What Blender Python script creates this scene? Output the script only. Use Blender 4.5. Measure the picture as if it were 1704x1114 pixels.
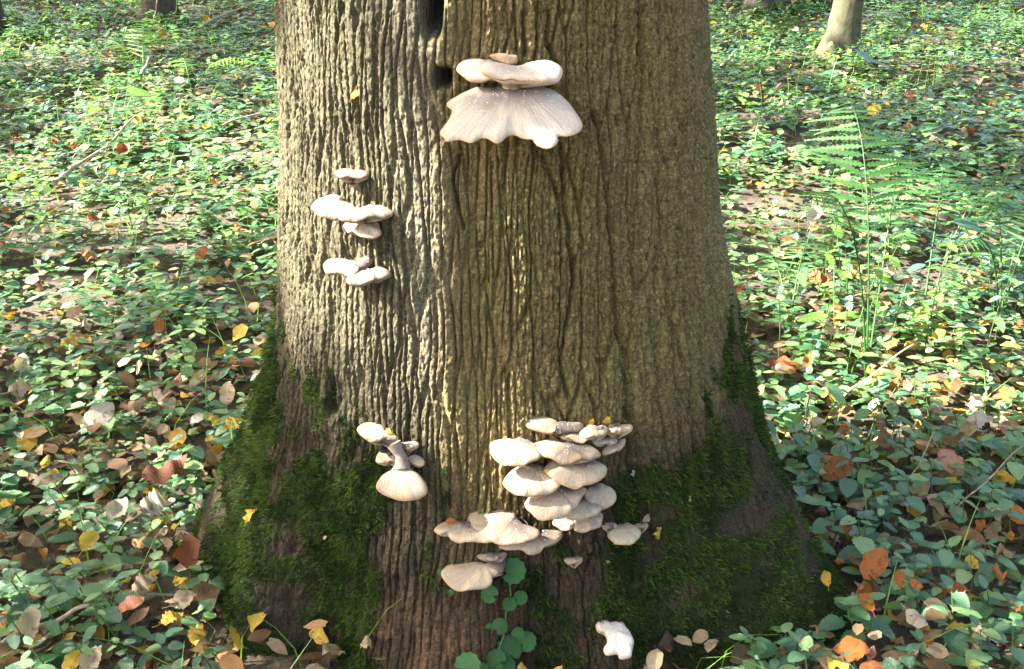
import bpy, math, random
import numpy as np
from mathutils import Vector, Matrix

random.seed(7); rng = np.random.default_rng(11)
for o in list(bpy.data.objects): bpy.data.objects.remove(o)
scn = bpy.context.scene
COL = scn.collection

# ------------------------------------------------------------------ camera, sky, sun, exposure
W, H, FPX = 1704, 1114, 1657.0
PITCH = math.radians(21)
CAM = np.array([0.0, 0.0, 1.15])
cam_d = bpy.data.cameras.new('camera'); cam = bpy.data.objects.new('camera', cam_d); COL.objects.link(cam)
cam.location = CAM; cam.rotation_euler = (math.pi/2 - PITCH, 0, 0)
cam_d.sensor_width = 36; cam_d.lens = 36*FPX/W; cam_d.clip_start = .05; cam_d.clip_end = 1000
scn.camera = cam

SUN_EL, SUN_BACK = math.radians(38), math.radians(-4)
S = np.array([-math.cos(SUN_EL)*math.cos(SUN_BACK), math.cos(SUN_EL)*math.sin(SUN_BACK), math.sin(SUN_EL)])
world = bpy.data.worlds.new('World'); scn.world = world; world.use_nodes = True
wn = world.node_tree; bg = wn.nodes['Background']
sky = wn.nodes.new('ShaderNodeTexSky'); sky.sky_type = 'NISHITA'; sky.sun_disc = False
sky.sun_elevation = SUN_EL; sky.sun_rotation = math.atan2(S[0], S[1])
sky.air_density = 1.0; sky.dust_density = 5.0; sky.ozone_density = .4
wn.links.new(sky.outputs[0], bg.inputs[0]); bg.inputs[1].default_value = 0.086
sd = bpy.data.lights.new('sun', 'SUN'); sun = bpy.data.objects.new('sun', sd); COL.objects.link(sun)
sd.energy = 5.0; sd.angle = math.radians(.5); sd.color = (1, .955, .88)
sun.rotation_euler = Vector(S).to_track_quat('Z', 'Y').to_euler(); sun.location = (-6, 1, 8)
vs = scn.view_settings
vs.view_transform = 'Standard'; vs.look = 'None'; vs.gamma = 1; vs.use_curve_mapping = False
vs.exposure = 3.25

# ------------------------------------------------------------------ helpers
FW = np.array([0, math.cos(PITCH), -math.sin(PITCH)]); UP = np.array([0, math.sin(PITCH), math.cos(PITCH)])
def ray(px, py):
    d = FW + np.array([1., 0, 0])*((px - W/2)/FPX) + UP*((H/2 - py)/FPX)
    return d/np.linalg.norm(d)
def project(P):
    q = np.asarray(P) - CAM; d = q @ FW; d = np.where(d > .05, d, np.nan)
    return W/2 + FPX*q[..., 0]/d, H/2 - FPX*(q @ UP)/d, d

def _hash(ix, iy, seed):
    n = (ix.astype(np.int64)*374761393 + iy.astype(np.int64)*668265263 + seed*1442695041) & 0x7fffffff
    n = ((n ^ (n >> 13))*1274126177) & 0x7fffffff
    n = (n ^ (n >> 16)) & 0xffffff
    return n/float(0xffffff)
def vnoise(x, y, seed=0):
    ix = np.floor(x); iy = np.floor(y); fx = x-ix; fy = y-iy
    fx = fx*fx*(3-2*fx); fy = fy*fy*(3-2*fy)
    a = _hash(ix, iy, seed); b = _hash(ix+1, iy, seed); c = _hash(ix, iy+1, seed); d = _hash(ix+1, iy+1, seed)
    return (a*(1-fx)+b*fx)*(1-fy) + (c*(1-fx)+d*fx)*fy
def fbm(x, y, seed=0, oct=4):
    x = np.asarray(x, float); y = np.asarray(y, float); s = 0; a = .5; t = 0
    for i in range(oct):
        s = s + a*vnoise(x*2**i, y*2**i, seed+i*17); t += a; a *= .5
    return s/t
def voronoi_edge(x, y, seed=0, jit=.9):
    ix = np.floor(x); iy = np.floor(y)
    f1 = np.full(x.shape, 9.); f2 = np.full(x.shape, 9.)
    for dx in (-1, 0, 1):
        for dy in (-1, 0, 1):
            cx = ix+dx; cy = iy+dy
            px = cx+.5+(_hash(cx, cy, seed)-.5)*jit; py = cy+.5+(_hash(cx, cy, seed+5)-.5)*jit
            d = np.hypot(px-x, py-y)
            m = d < f1
            f2 = np.where(m, f1, np.minimum(f2, d)); f1 = np.where(m, d, f1)
    return f2-f1
def smooth(a, b, x):
    t = np.clip((x-a)/(b-a), 0, 1); return t*t*(3-2*t)

def mesh_np(name, V, F, mat=None, smooth_sh=True, cols=None, scal=None):
    V = np.ascontiguousarray(V, dtype=np.float32); F = np.ascontiguousarray(F, dtype=np.int32)
    me = bpy.data.meshes.new(name)
    me.vertices.add(len(V)); me.vertices.foreach_set('co', V.ravel())
    k = F.shape[1]; n = len(F)
    me.loops.add(n*k); me.loops.foreach_set('vertex_index', F.ravel())
    me.polygons.add(n); me.polygons.foreach_set('loop_start', np.arange(0, n*k, k, dtype=np.int32))
    me.polygons.foreach_set('use_smooth', np.full(n, smooth_sh))
    me.update(calc_edges=True)
    if cols is not None:
        a = me.color_attributes.new('tint', 'FLOAT_COLOR', 'POINT')
        c = np.ones((len(V), 4), np.float32); c[:, :cols.shape[1]] = cols; a.data.foreach_set('color', c.ravel())
    if scal is not None:
        for nm, arr in scal.items():
            a = me.attributes.new(nm, 'FLOAT', 'POINT'); a.data.foreach_set('value', np.ascontiguousarray(arr, dtype=np.float32))
    if mat: me.materials.append(mat)
    return me
def obj(name, data, parent=None, label=None, cat=None, group=None, kind=None, loc=None):
    o = bpy.data.objects.new(name, data); COL.objects.link(o)
    if parent: o.parent = parent
    if label: o['label'] = label
    if cat: o['category'] = cat
    if group: o['group'] = group
    if kind: o['kind'] = kind
    if loc is not None: o.location = loc
    return o

def tube(pts, rad, seg=8, cap=True):
    pts = np.asarray(pts, float); rad = np.broadcast_to(np.asarray(rad, float), (len(pts),))
    V = []; F = []
    tn = np.gradient(pts, axis=0); tn /= np.linalg.norm(tn, axis=1)[:, None]+1e-9
    ref = np.array([0., 0, 1]) if abs(tn[0][2]) < .8 else np.array([1., 0, 0])
    for p, t, r in zip(pts, tn, rad):
        a = np.cross(t, ref); a /= np.linalg.norm(a)+1e-9; b = np.cross(t, a)
        for k in range(seg):
            q = 2*math.pi*k/seg; V.append(p + r*(a*math.cos(q)+b*math.sin(q)))
    for i in range(len(pts)-1):
        for k in range(seg):
            F.append((i*seg+k, i*seg+(k+1) % seg, (i+1)*seg+(k+1) % seg, (i+1)*seg+k))
    return np.array(V), np.array(F, dtype=np.int32)
def join(parts):
    V = []; F = []; o = 0
    for v, f in parts: V.append(v); F.append(f+o); o += len(v)
    return np.vstack(V), np.vstack(F)

# ------------------------------------------------------------------ materials
def newmat(name):
    m = bpy.data.materials.new(name); m.use_nodes = True
    nt = m.node_tree; b = nt.nodes['Principled BSDF']; return m, nt, b
def N(nt, t, **kw):
    n = nt.nodes.new(t)
    for k, v in kw.items(): setattr(n, k, v)
    return n
def ramp(nt, stops, fac):
    r = N(nt, 'ShaderNodeValToRGB'); el = r.color_ramp.elements
    while len(el) < len(stops): el.new(.5)
    for e, (p, c) in zip(el, stops): e.position = p; e.color = (*c, 1)
    nt.links.new(fac, r.inputs[0]); return r.outputs[0]
def noise(nt, scale, detail=4, vec=None, rough=.6):
    n = N(nt, 'ShaderNodeTexNoise'); n.inputs['Scale'].default_value = scale; n.inputs['Detail'].default_value = detail
    n.inputs['Roughness'].default_value = rough
    if vec is not None: nt.links.new(vec, n.inputs['Vector'])
    return n.outputs['Fac']
def mixc(nt, a, b, fac, mode='MIX'):
    m = N(nt, 'ShaderNodeMix', data_type='RGBA', blend_type=mode)
    for s, v in ((6, a), (7, b)):
        if isinstance(v, tuple): m.inputs[s].default_value = (*v, 1)
        else: nt.links.new(v, m.inputs[s])
    if isinstance(fac, (int, float)): m.inputs[0].default_value = fac
    else: nt.links.new(fac, m.inputs[0])
    return m.outputs[2]
def math_(nt, op, a, b=0.0, clamp=False):
    m = N(nt, 'ShaderNodeMath', operation=op, use_clamp=clamp)
    for i, v in enumerate((a, b)):
        if isinstance(v, (int, float)): m.inputs[i].default_value = v
        else: nt.links.new(v, m.inputs[i])
    return m.outputs[0]
def bump(nt, b, h, dist, strength=1.0):
    n = N(nt, 'ShaderNodeBump'); n.inputs['Distance'].default_value = dist; n.inputs['Strength'].default_value = strength
    nt.links.new(h, n.inputs['Height']); nt.links.new(n.outputs[0], b.inputs['Normal'])
def objco(nt): return N(nt, 'ShaderNodeTexCoord').outputs['Object']

def mat_bark():
    m, nt, b = newmat('bark')
    at = N(nt, 'ShaderNodeAttribute', attribute_name='tint')
    co = objco(nt)
    n1 = noise(nt, 240, 6, co, .8); vo = N(nt, 'ShaderNodeTexVoronoi'); vo.inputs['Scale'].default_value = 150; nt.links.new(N(nt, 'ShaderNodeVectorMath', operation='MULTIPLY').outputs[0], vo.inputs['Vector'])
    vm = vo.inputs['Vector'].links[0].from_node; nt.links.new(co, vm.inputs[0]); vm.inputs[1].default_value = (1, 1, .55)
    n2 = noise(nt, 45, 4, co)
    flecks = ramp(nt, [(.32, (.3, .27, .23)), (.5, (.9, .9, .88)), (.66, (2.4, 2.4, 2.3))], n1)
    patch = ramp(nt, [(.3, (.7, .68, .62)), (.7, (1.25, 1.25, 1.2))], n2)
    c = mixc(nt, at.outputs['Color'], flecks, .85, 'MULTIPLY'); c = mixc(nt, c, patch, .8, 'MULTIPLY')
    nt.links.new(c, b.inputs['Base Color']); b.inputs['Roughness'].default_value = .85
    b.inputs['Specular IOR Level'].default_value = .25
    hgt = math_(nt, 'SUBTRACT', math_(nt, 'MULTIPLY', n1, .9), math_(nt, 'MULTIPLY', vo.outputs['Distance'], .9))
    bump(nt, b, hgt, .006, 1.0); return m
def leaf_shader(name, stops, rough=.4, trans=.3, attr=True, spec=.5, spots=False):
    m, nt, b = newmat(name)
    oi = N(nt, 'ShaderNodeObjectInfo'); at = N(nt, 'ShaderNodeAttribute', attribute_name='rnd')
    co = objco(nt)
    f = math_(nt, 'FRACT', math_(nt, 'ADD', oi.outputs['Random'], at.outputs['Fac']))
    c = ramp(nt, stops, f)
    nz = noise(nt, 70, 3, co)
    c = mixc(nt, c, ramp(nt, [(.3, (.72, .72, .7)), (.7, (1.25, 1.25, 1.2))], nz), .8, 'MULTIPLY')
    if spots:
        sp = math_(nt, 'GREATER_THAN', noise(nt, 5.0, 4, co, .7), .60); c = mixc(nt, c, (.35, .25, .18), math_(nt, 'MULTIPLY', sp, .75), 'MULTIPLY')
    b.inputs['Roughness'].default_value = rough
    b.inputs['Specular IOR Level'].default_value = spec
    lu = N(nt, 'ShaderNodeAttribute', attribute_name='lu').outputs['Fac']; lv = math_(nt, 'ABSOLUTE', N(nt, 'ShaderNodeAttribute', attribute_name='lv').outputs['Fac'])
    band = math_(nt, 'SINE', math_(nt, 'MULTIPLY', math_(nt, 'SUBTRACT', lu, math_(nt, 'MULTIPLY', lv, .75)), 46.0))
    line = math_(nt, 'POWER', math_(nt, 'ABSOLUTE', band), 6.0)
    rib = math_(nt, 'SUBTRACT', 1.0, math_(nt, 'MULTIPLY', lv, 28.0), True)
    vn = math_(nt, 'MAXIMUM', math_(nt, 'MULTIPLY', line, .55), rib)
    c = mixc(nt, c, mixc(nt, c, (1.7, 1.6, 1.5), 1.0, 'MULTIPLY'), math_(nt, 'MULTIPLY', vn, .45))
    nt.links.new(c, b.inputs['Base Color'])
    bump(nt, b, math_(nt, 'SUBTRACT', math_(nt, 'MULTIPLY', noise(nt, 160, 2, co), .7), math_(nt, 'MULTIPLY', line, .5)), .003, .5)
    tr = N(nt, 'ShaderNodeBsdfTranslucent')
    nt.links.new(mixc(nt, c, (1.0, 1.0, .45), .35, 'SCREEN') if False else mixc(nt, c, (1.6, 1.7, .7), 1.0, 'MULTIPLY'), tr.inputs[0])
    mx = N(nt, 'ShaderNodeMixShader'); mx.inputs[0].default_value = trans
    nt.links.new(b.outputs[0], mx.inputs[1]); nt.links.new(tr.outputs[0], mx.inputs[2])
    nt.links.new(mx.outputs[0], nt.nodes['Material Output'].inputs[0]); return m
def mat_plain(name, c1, c2, scale=40, rough=.8, bd=.004):
    m, nt, b = newmat(name); co = objco(nt); n = noise(nt, scale, 5, co)
    nt.links.new(ramp(nt, [(.3, c1), (.7, c2)], n), b.inputs['Base Color']); b.inputs['Roughness'].default_value = rough
    bump(nt, b, n, bd, .7); return m
def oi_rand(nt): return math_(nt, 'MULTIPLY', N(nt, 'ShaderNodeObjectInfo').outputs['Random'], 50.0)
def mat_cap(name, edge, mid, centre):
    m, nt, b = newmat(name); co = objco(nt)
    at = N(nt, 'ShaderNodeAttribute', attribute_name='near_stem')
    nz = noise(nt, 25, 4, co)
    f = math_(nt, 'ADD', at.outputs['Fac'], math_(nt, 'MULTIPLY', math_(nt, 'SUBTRACT', nz, .5), .5))
    c = ramp(nt, [(.0, edge), (.45, mid), (.95, centre)], f)
    fine = noise(nt, 420, 3, co)
    c = mixc(nt, c, ramp(nt, [(.32, (.78, .75, .7)), (.55, (1, 1, 1))], fine), .6, 'MULTIPLY')
    cx = N(nt, 'ShaderNodeCombineXYZ'); nt.links.new(math_(nt, 'MULTIPLY', N(nt, 'ShaderNodeAttribute', attribute_name='ca').outputs['Fac'], 26.0), cx.inputs[0])
    cs = N(nt, 'ShaderNodeAttribute', attribute_name='cs').outputs['Fac']; nt.links.new(math_(nt, 'MULTIPLY', cs, 1.5), cx.inputs[1]); nt.links.new(oi_rand(nt), cx.inputs[2])
    fib = noise(nt, 1.0, 4, cx.outputs[0])
    c = mixc(nt, c, ramp(nt, [(.3, (.80, .76, .70)), (.62, (1.08, 1.08, 1.08))], fib), .75, 'MULTIPLY')
    blot = noise(nt, 32, 3, co)
    c = mixc(nt, c, (.90, .76, .60), math_(nt, 'MULTIPLY', math_(nt, 'GREATER_THAN', blot, .60), .35), 'MULTIPLY')
    c = mixc(nt, c, ramp(nt, [(.90, (1, 1, 1)), (.985, (.86, .72, .56))], cs), .8, 'MULTIPLY')
    v = N(nt, 'ShaderNodeTexVoronoi'); v.inputs['Scale'].default_value = 130; nt.links.new(co, v.inputs['Vector'])
    sp = math_(nt, 'LESS_THAN', v.outputs['Distance'], .085)
    pick = math_(nt, 'GREATER_THAN', noise(nt, 60, 1, co), .58)
    c = mixc(nt, c, (.16, .12, .08), math_(nt, 'MULTIPLY', math_(nt, 'MULTIPLY', sp, pick), .8))
    # white spore dust gathered towards the stem
    v2 = N(nt, 'ShaderNodeTexVoronoi'); v2.inputs['Scale'].default_value = 210; nt.links.new(co, v2.inputs['Vector'])
    sp2 = math_(nt, 'LESS_THAN', v2.outputs['Distance'], .22)
    nearc = math_(nt, 'GREATER_THAN', f, .5)
    c = mixc(nt, c, (.7, .69, .69), math_(nt, 'MULTIPLY', math_(nt, 'MULTIPLY', sp2, nearc), math_(nt, 'GREATER_THAN', noise(nt, 70, 2, co), .5)))
    nt.links.new(c, b.inputs['Base Color']); b.inputs['Roughness'].default_value = .62
    b.inputs['Specular IOR Level'].default_value = .3
    b.inputs['Subsurface Weight'].default_value = .12; b.inputs['Subsurface Radius'].default_value = (.01, .006, .004)
    b.inputs['Subsurface Scale'].default_value = .5
    bump(nt, b, math_(nt, 'ADD', noise(nt, 140, 6, co, .7), math_(nt, 'MULTIPLY', fib, .8)), .003, .7); return m

M_BARK = mat_bark()
M_BARK2 = mat_plain('grey_bark', (.05, .045, .03), (.16, .14, .09), 30, .9, .01)
M_MOSS = leaf_shader('moss', [(0, (.008, .015, .003)), (.5, (.019, .038, .006)), (1, (.06, .10, .015))], .7, .25, spec=.2)
M_SOIL = mat_plain('soil', (.03, .022, .014), (.10, .075, .048), 35, .95, .02)
M_GREEN = leaf_shader('green_leaf', [(0, (.045, .12, .06)), (.35, (.075, .18, .085)), (.6, (.11, .23, .085)), (.85, (.15, .27, .085)), (1, (.23, .34, .12))], .27, .32, spec=1.0)
M_GREEN_L = leaf_shader('light_green_leaf', [(0, (.09, .22, .04)), (1, (.16, .30, .05))], .45, .35)
M_BLUEG = leaf_shader('blue_green_leaf', [(0, (.04, .11, .075)), (1, (.06, .15, .09))], .4, .2, spec=.6)
M_FERN = leaf_shader('fern_green', [(0, (.018, .07, .013)), (1, (.04, .11, .02))], .5, .3)
M_CANOPY = leaf_shader('canopy_leaf', [(0, (.05, .10, .02)), (.7, (.08, .14, .025)), (1, (.25, .2, .03))], .5, .3)
M_STEM = mat_plain('green_stem', (.05, .09, .02), (.11, .15, .05), 60, .6)
M_TWIG = mat_plain('twig_bark', (.14, .10, .06), (.42, .35, .25), 80, .85)
M_LITTER = leaf_shader('litter_leaf', [(0, (.05, .03, .016)), (.3, (.12, .065, .03)), (.55, (.26, .17, .09)), (.75, (.42, .32, .21)), (.88, (.35, .14, .03)), (1, (.5, .34, .05))], .7, .15, spec=.3)
M_ORANGE = leaf_shader('orange_leaf', [(0, (.25, .075, .011)), (1, (.36, .125, .02))], .55, .2, spots=True)
M_RUST = leaf_shader('rust_leaf', [(0, (.13, .035, .01)), (1, (.22, .06, .012))], .55, .15, spots=True)
M_YELLOW = leaf_shader('yellow_leaf', [(0, (.42, .26, .02)), (1, (.5, .35, .05))], .55, .25, spots=True)
M_TAN = leaf_shader('tan_leaf', [(0, (.28, .20, .12)), (1, (.38, .3, .2))], .65, .15, spots=True)
M_PALE = leaf_shader('pale_leaf', [(0, (.34, .28, .22)), (1, (.46, .40, .33))], .6, .15, spots=True)
M_PINK = leaf_shader('pink_brown_leaf', [(0, (.3, .13, .085)), (1, (.36, .18, .11))], .5, .15, spots=True)
M_CAP = mat_cap('cream_cap', (.43, .345, .25), (.385, .297, .205), (.16, .125, .11))
M_CAP2 = mat_cap('sun_dimmed_cap', (.225, .185, .152), (.205, .165, .13), (.125, .10, .09))  # cap colour darkened to offset full sun on the flank caps
M_CAPBIG = mat_cap('big_pale_cap', (.60, .52, .43), (.54, .455, .37), (.15, .115, .115))  # cap colour lightened to make up for shade on the largest cap
M_CAPTOP = mat_cap('upper_pale_cap', (.60, .525, .44), (.55, .47, .385), (.36, .295, .26))  # same lightening for the shaded caps above it
M_CAPT = mat_cap('tan_cap', (.36, .25, .14), (.33, .22, .12), (.22, .16, .11))
M_GILL = mat_plain('gill', (.42, .33, .22), (.52, .43, .32), 120, .7, .001)
M_CRUST = mat_cap('old_white_flesh', (.58, .53, .46), (.56, .49, .42), (.5, .43, .36))

# ------------------------------------------------------------------ ground
def gh(x, y):
    x = np.asarray(x, float); y = np.asarray(y, float)
    t = np.clip(y-1.7, 0, 40)
    z = .11*t*smooth(0, 1.2, t)
    z = z + .10*(fbm(x*.7+31, y*.7+11, 3, 3)-.5)*smooth(.1, 1.5, np.hypot(x+.045, y-1.76)-.5) + .03*(fbm(x*4+3, y*4, 9, 2)-.5)
    return z
def ground_hit(px, py, h=0.0):
    d = ray(px, py); t = .8
    while t < 60:
        p = CAM + d*t
        if p[2] < gh(p[0], p[1])+h: return p
        t += .01 + t*.001
    return CAM+d*60
def axis(lo, hi, mid0, mid1, step):
    return np.concatenate([-np.geomspace(-(lo-mid0)+step, step, 14)+mid0, np.arange(mid0, mid1, step), np.geomspace(step, hi-mid1+step, 14)+mid1])
gx = axis(-150, 150, -7, 7, .08); gy = axis(-60, 200, -1, 12, .08)
GX, GY = np.meshgrid(gx, gy); GZ = gh(GX, GY)
nx, ny = len(gx), len(gy); idx = np.arange(nx*ny).reshape(ny, nx)
Fq = np.stack([idx[:-1, :-1], idx[:-1, 1:], idx[1:, 1:], idx[1:, :-1]], -1).reshape(-1, 4)
obj('ground', mesh_np('ground', np.stack([GX, GY, GZ], -1).reshape(-1, 3), Fq, M_SOIL), kind='structure',
    label='dark woodland soil rising gently behind the big tree', cat=None)

# ------------------------------------------------------------------ the big trunk
TC = np.array([-.045, 1.76])
ZK = np.array([-.3, 0, .1, .2, .3, .4, .5, .6, .7, .8, .9, 1.0, 1.1, 1.3, 2.5, 5, 12])
TF = np.array([.52, .47, .44, .415, .395, .382, .372, .365, .364, .362, .361, .359, .358, .355, .34, .30, .14])
TL = np.array([.68, .585, .548, .512, .463, .43, .396, .377, .366, .354, .347, .341, .334, .332, .33, .30, .14])
TR = np.array([.84, .69, .632, .580, .53, .491, .46, .43, .405, .39, .376, .362, .349, .34, .33, .30, .14])
RIDGE = math.radians(-8)
def trunk_r(th, z):
    F = np.interp(z, ZK, TF); Lf = np.interp(z, ZK, TL); Rt = np.interp(z, ZK, TR)
    s2 = np.sin(th)**2
    r = F*(1-s2) + np.where(th > 0, Rt, Lf)*s2
    d = th-RIDGE
    r = r + .016*np.where(d < 0, np.clip(1+d/.45, 0, 1), np.clip(1-d/.11, 0, 1))*smooth(.25, .55, z)
    lob = smooth(.38, 0, z)      # root buttresses and hollows between them
    r = r + lob*(.04*np.cos(5*th+.6) + .026*np.cos(9*th+2.0) + .012*np.cos(14*th+1.) - .02)
    return r
def trunk_pt(th, z, off=0.0):
    r = trunk_r(th, z)+off
    return np.stack([TC[0]+r*np.sin(th), TC[1]-r*np.cos(th), z+0*th], -1)
def trunk_hit(px, py, off=0.0):
    d = ray(px, py); t = .6
    while t < 4:
        p = CAM+d*t; q = p[:2]-TC; th = math.atan2(q[0], -q[1])
        if math.hypot(*q) < float(trunk_r(np.array(th), np.array(p[2])))+off: return p, th
        t += .002
    return None, None

thA = np.radians(np.concatenate([np.linspace(-110, 110, 1020), np.linspace(110, 250, 46)[1:-1]]))
thA = np.where(thA > math.pi, thA-2*math.pi, thA)
zA = np.concatenate([np.arange(-.06, 1.15, .0031), np.linspace(1.15, 1.7, 40)[1:], np.linspace(1.75, 12, 50)])
TH, ZZ = np.meshgrid(thA, zA)
RR = trunk_r(TH, ZZ)
U = TH*.38
wu = U + .007*(fbm(U*16, ZZ*10, 1, 3)-.5)*2 + .03*(fbm(U*3, ZZ*3, 2, 2)-.5)
right = smooth(-.05, .12, U)                       # coarser plates away from the crease
e1 = voronoi_edge(wu/.0125, ZZ/.19+.3*fbm(U*30, ZZ*5, 4, 2), 21)
e2 = voronoi_edge(wu/.034, ZZ/.32+.4*fbm(U*20, ZZ*5, 5, 2), 33)
e3 = voronoi_edge(wu/.0105, ZZ/.021, 41)
h = (1-right)*(smooth(0, .30, e1)*.0085) + right*(smooth(0, .11, e2)*.0125 + smooth(0, .22, e1)*.0040)
h = h + (.0016+.0018*right)*smooth(0, .28, e3)
h = h + (.0028+.0017*right)*(fbm(U*120, ZZ*150, 6, 3)-.5) + .0050*(fbm(U*330, ZZ*230, 7, 2)-.5)
h = h + .018*(fbm(U*9, ZZ*4, 8, 3)-.5)
lowmask = smooth(.5, .12, ZZ + .25*(fbm(U*7, ZZ*5, 12, 3)-.5) - .10*smooth(.3, .6, np.abs(TH)))
h = h*(1-.35*lowmask) + lowmask*.022*(fbm(U*22, ZZ*18, 14, 4)-.5) + lowmask*.010*(fbm(U*70, ZZ*50, 15, 3)-.5)
def dent(px, py, wu_, wz, depth):
    global h
    p, th = trunk_hit(px, py)
    h = h - depth*np.exp(-((TH-th)*.38/wu_)**4 - ((ZZ-p[2])/wz)**4)
for a in ((718, 0, .013, .042, .075), (736, 130, .011, .013, .045), (800, 408, .005, .006, .012), (555, 655, .009, .035, .03),
          (1022, 200, .006, .007, .012), (505, 105, .004, .012, .008), (600, 180, .004, .02, .014)): dent(*a)
def crack(pts, w, depth):
    global h
    q = [(th*.38, p[2]) for p, th in (trunk_hit(*a) for a in pts)]
    best = np.full(h.shape, 9.)
    uw = U + .004*(fbm(U*60, ZZ*40, 51, 2)-.5)*2
    for (a, b), (c, d) in zip(q[:-1], q[1:]):
        vx, vy = c-a, d-b; t = np.clip(((uw-a)*vx+(ZZ-b)*vy)/(vx*vx+vy*vy), 0, 1)
        best = np.minimum(best, np.hypot(uw-a-t*vx, ZZ-b-t*vy))
    h = h - depth*np.exp(-(best/w)**2)
for pts, w in (([(1060, 25), (1062, 150), (1058, 240)], .005), ([(985, 190), (1000, 290), (1012, 400), (1020, 480), (1032, 580), (1048, 700)], .005),
               ([(1085, 290), (1092, 380), (1083, 480)], .005), ([(930, 240), (936, 340), (945, 450)], .004),
               ([(910, 20), (908, 70), (925, 110)], .004), ([(1120, 430), (1110, 520), (1125, 600)], .004),
               ([(870, 20), (872, 90)], .003), ([(1048, 640), (1045, 760), (1062, 880)], .006),
               ([(950, 430), (940, 520), (930, 600), (945, 660)], .004), ([(1140, 680), (1150, 760), (1175, 850)], .006),
               ([(760, 260), (755, 300), (770, 380)], .003), ([(1100, 60), (1105, 180)], .003)):
    crack(pts, w*.8, .017)
side = smooth(.45, .85, np.abs(TH))
mossf = .5*fbm(U*9+9, ZZ*6, 67, 3) + .5*fbm(U*36, ZZ*20, 68, 3)
mbias = .02 + .13*smooth(.30, .62, np.abs(TH))*smooth(.66, .30, ZZ-.10*smooth(.9, 1.3, np.abs(TH))) - .16*smooth(.22, .50, ZZ-.22*smooth(.75, 1.2, np.abs(TH))) - .07*smooth(.62, .25, np.abs(TH))
mossmask = smooth(.50, .61, mossf+mbias)*smooth(.85, .6, ZZ)*(1-smooth(.42, .55, ZZ)*smooth(.85, .6, np.abs(TH)))
h = h*(1-.5*mossmask) + mossmask*(.004+.016*(fbm(U*55, ZZ*45, 73, 3)-.35))
RB = RR + h - .006
TV = np.stack([TC[0]+RB*np.sin(TH), TC[1]-RB*np.cos(TH), ZZ], -1)
# tints: algae, paler ridge, dark brown base with its shade painted in, moss
def tint(c): return np.array(c)[None, None, :]
n1 = fbm(U*6, ZZ*3, 61, 4)[..., None]; n2 = fbm(U*30, ZZ*12, 62, 3)[..., None]
colr = tint((.225, .170, .070))*(.75+.5*n1) + 0
olive = tint((.18, .162, .050)); colr = colr + (olive-colr)*smooth(.45, .75, n2)*.6
grey = tint((.115, .102, .060)); gm = (1-smooth(-.10, -.035, U))[..., None]
colr = colr + (grey*(.8+.4*n2)-colr)*gm
ridgem = (np.exp(-((U+.085)/.040)**2)*smooth(.42, .7, ZZ))[..., None]*.6
colr = colr + (tint((.23, .205, .145))-colr)*ridgem
edge_r = smooth(.38, .55, U)[..., None]
colr = colr + (tint((.20, .18, .095))-colr)*edge_r*.6
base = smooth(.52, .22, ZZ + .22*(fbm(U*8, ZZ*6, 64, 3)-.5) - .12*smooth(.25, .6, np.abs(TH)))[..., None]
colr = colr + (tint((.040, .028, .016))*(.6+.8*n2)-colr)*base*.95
tanp = (smooth(.56, .68, fbm(U*7+4, ZZ*4, 66, 3))*smooth(.3, .1, ZZ))[..., None]
colr = colr + (tint((.12, .072, .038))-colr)*tanp*.8
side = smooth(.45, .85, np.abs(TH))
colr = colr + (tint((.022, .034, .009))-colr)*mossmask[..., None]*.85
for a, b, w1, w2 in ((718, 0, .016, .046), (736, 130, .012, .014), (555, 655, .009, .03)):      # shade inside the hollows painted into the bark tint
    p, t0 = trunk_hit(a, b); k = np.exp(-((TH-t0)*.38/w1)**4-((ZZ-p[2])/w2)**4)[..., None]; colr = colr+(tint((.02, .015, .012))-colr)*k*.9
nt_, nz_ = len(thA), len(zA); idx = np.arange(nt_*nz_).reshape(nz_, nt_)
i2 = np.roll(idx, -1, axis=1)
TFc = np.stack([idx[:-1], i2[:-1], i2[1:], idx[1:]], -1).reshape(-1, 4)
big_tree = obj('tree', None, label='thick furrowed trunk with mossy flared base covered in oyster mushrooms', cat='tree', loc=(TC[0], TC[1], 0))
off3 = np.array([TC[0], TC[1], 0.])
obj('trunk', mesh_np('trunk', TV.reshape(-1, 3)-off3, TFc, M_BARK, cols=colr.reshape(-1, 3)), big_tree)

# moss: short curved shoots growing out of the mossy bark
NM = 130000
okm = np.argwhere((mossmask > .22) & (np.abs(TH) < 2.0) & (ZZ > -.02) & (ZZ < .95))
wgt = mossmask[okm[:, 0], okm[:, 1]]; wgt = wgt/wgt.sum()
pk = okm[rng.choice(len(okm), NM, p=wgt)]
th = TH[pk[:, 0], pk[:, 1]] + rng.normal(0, .002, NM); z0 = ZZ[pk[:, 0], pk[:, 1]] + rng.normal(0, .0015, NM)
base_p = TV[pk[:, 0], pk[:, 1]] + 0
nrm = np.stack([np.sin(th), -np.cos(th), .35+0*th], -1); nrm /= np.linalg.norm(nrm, axis=1)[:, None]
rd = rng.normal(0, 1, (NM, 3)); dr = nrm*.9 + rd*.55; dr /= np.linalg.norm(dr, axis=1)[:, None]
ln = rng.uniform(.004, .016, NM)[:, None]
sidev = np.cross(dr, rng.normal(0, 1, (NM, 3))); sidev /= np.linalg.norm(sidev, axis=1)[:, None]
wd = rng.uniform(.0004, .0010, NM)[:, None]
droop = np.array([0, 0, -1.])*ln*rng.uniform(-.1, .5, NM)[:, None]
A = base_p-nrm*.002
V4 = np.stack([A-sidev*wd, A+sidev*wd, A+dr*ln*.6+sidev*wd*.9+droop*.25, A+dr*ln+droop], 1)
MV = V4.reshape(-1, 3); bi = np.arange(NM)*4
MF = np.concatenate([np.stack([bi, bi+1, bi+2], -1), np.stack([bi, bi+2, bi+3], -1)])
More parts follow.
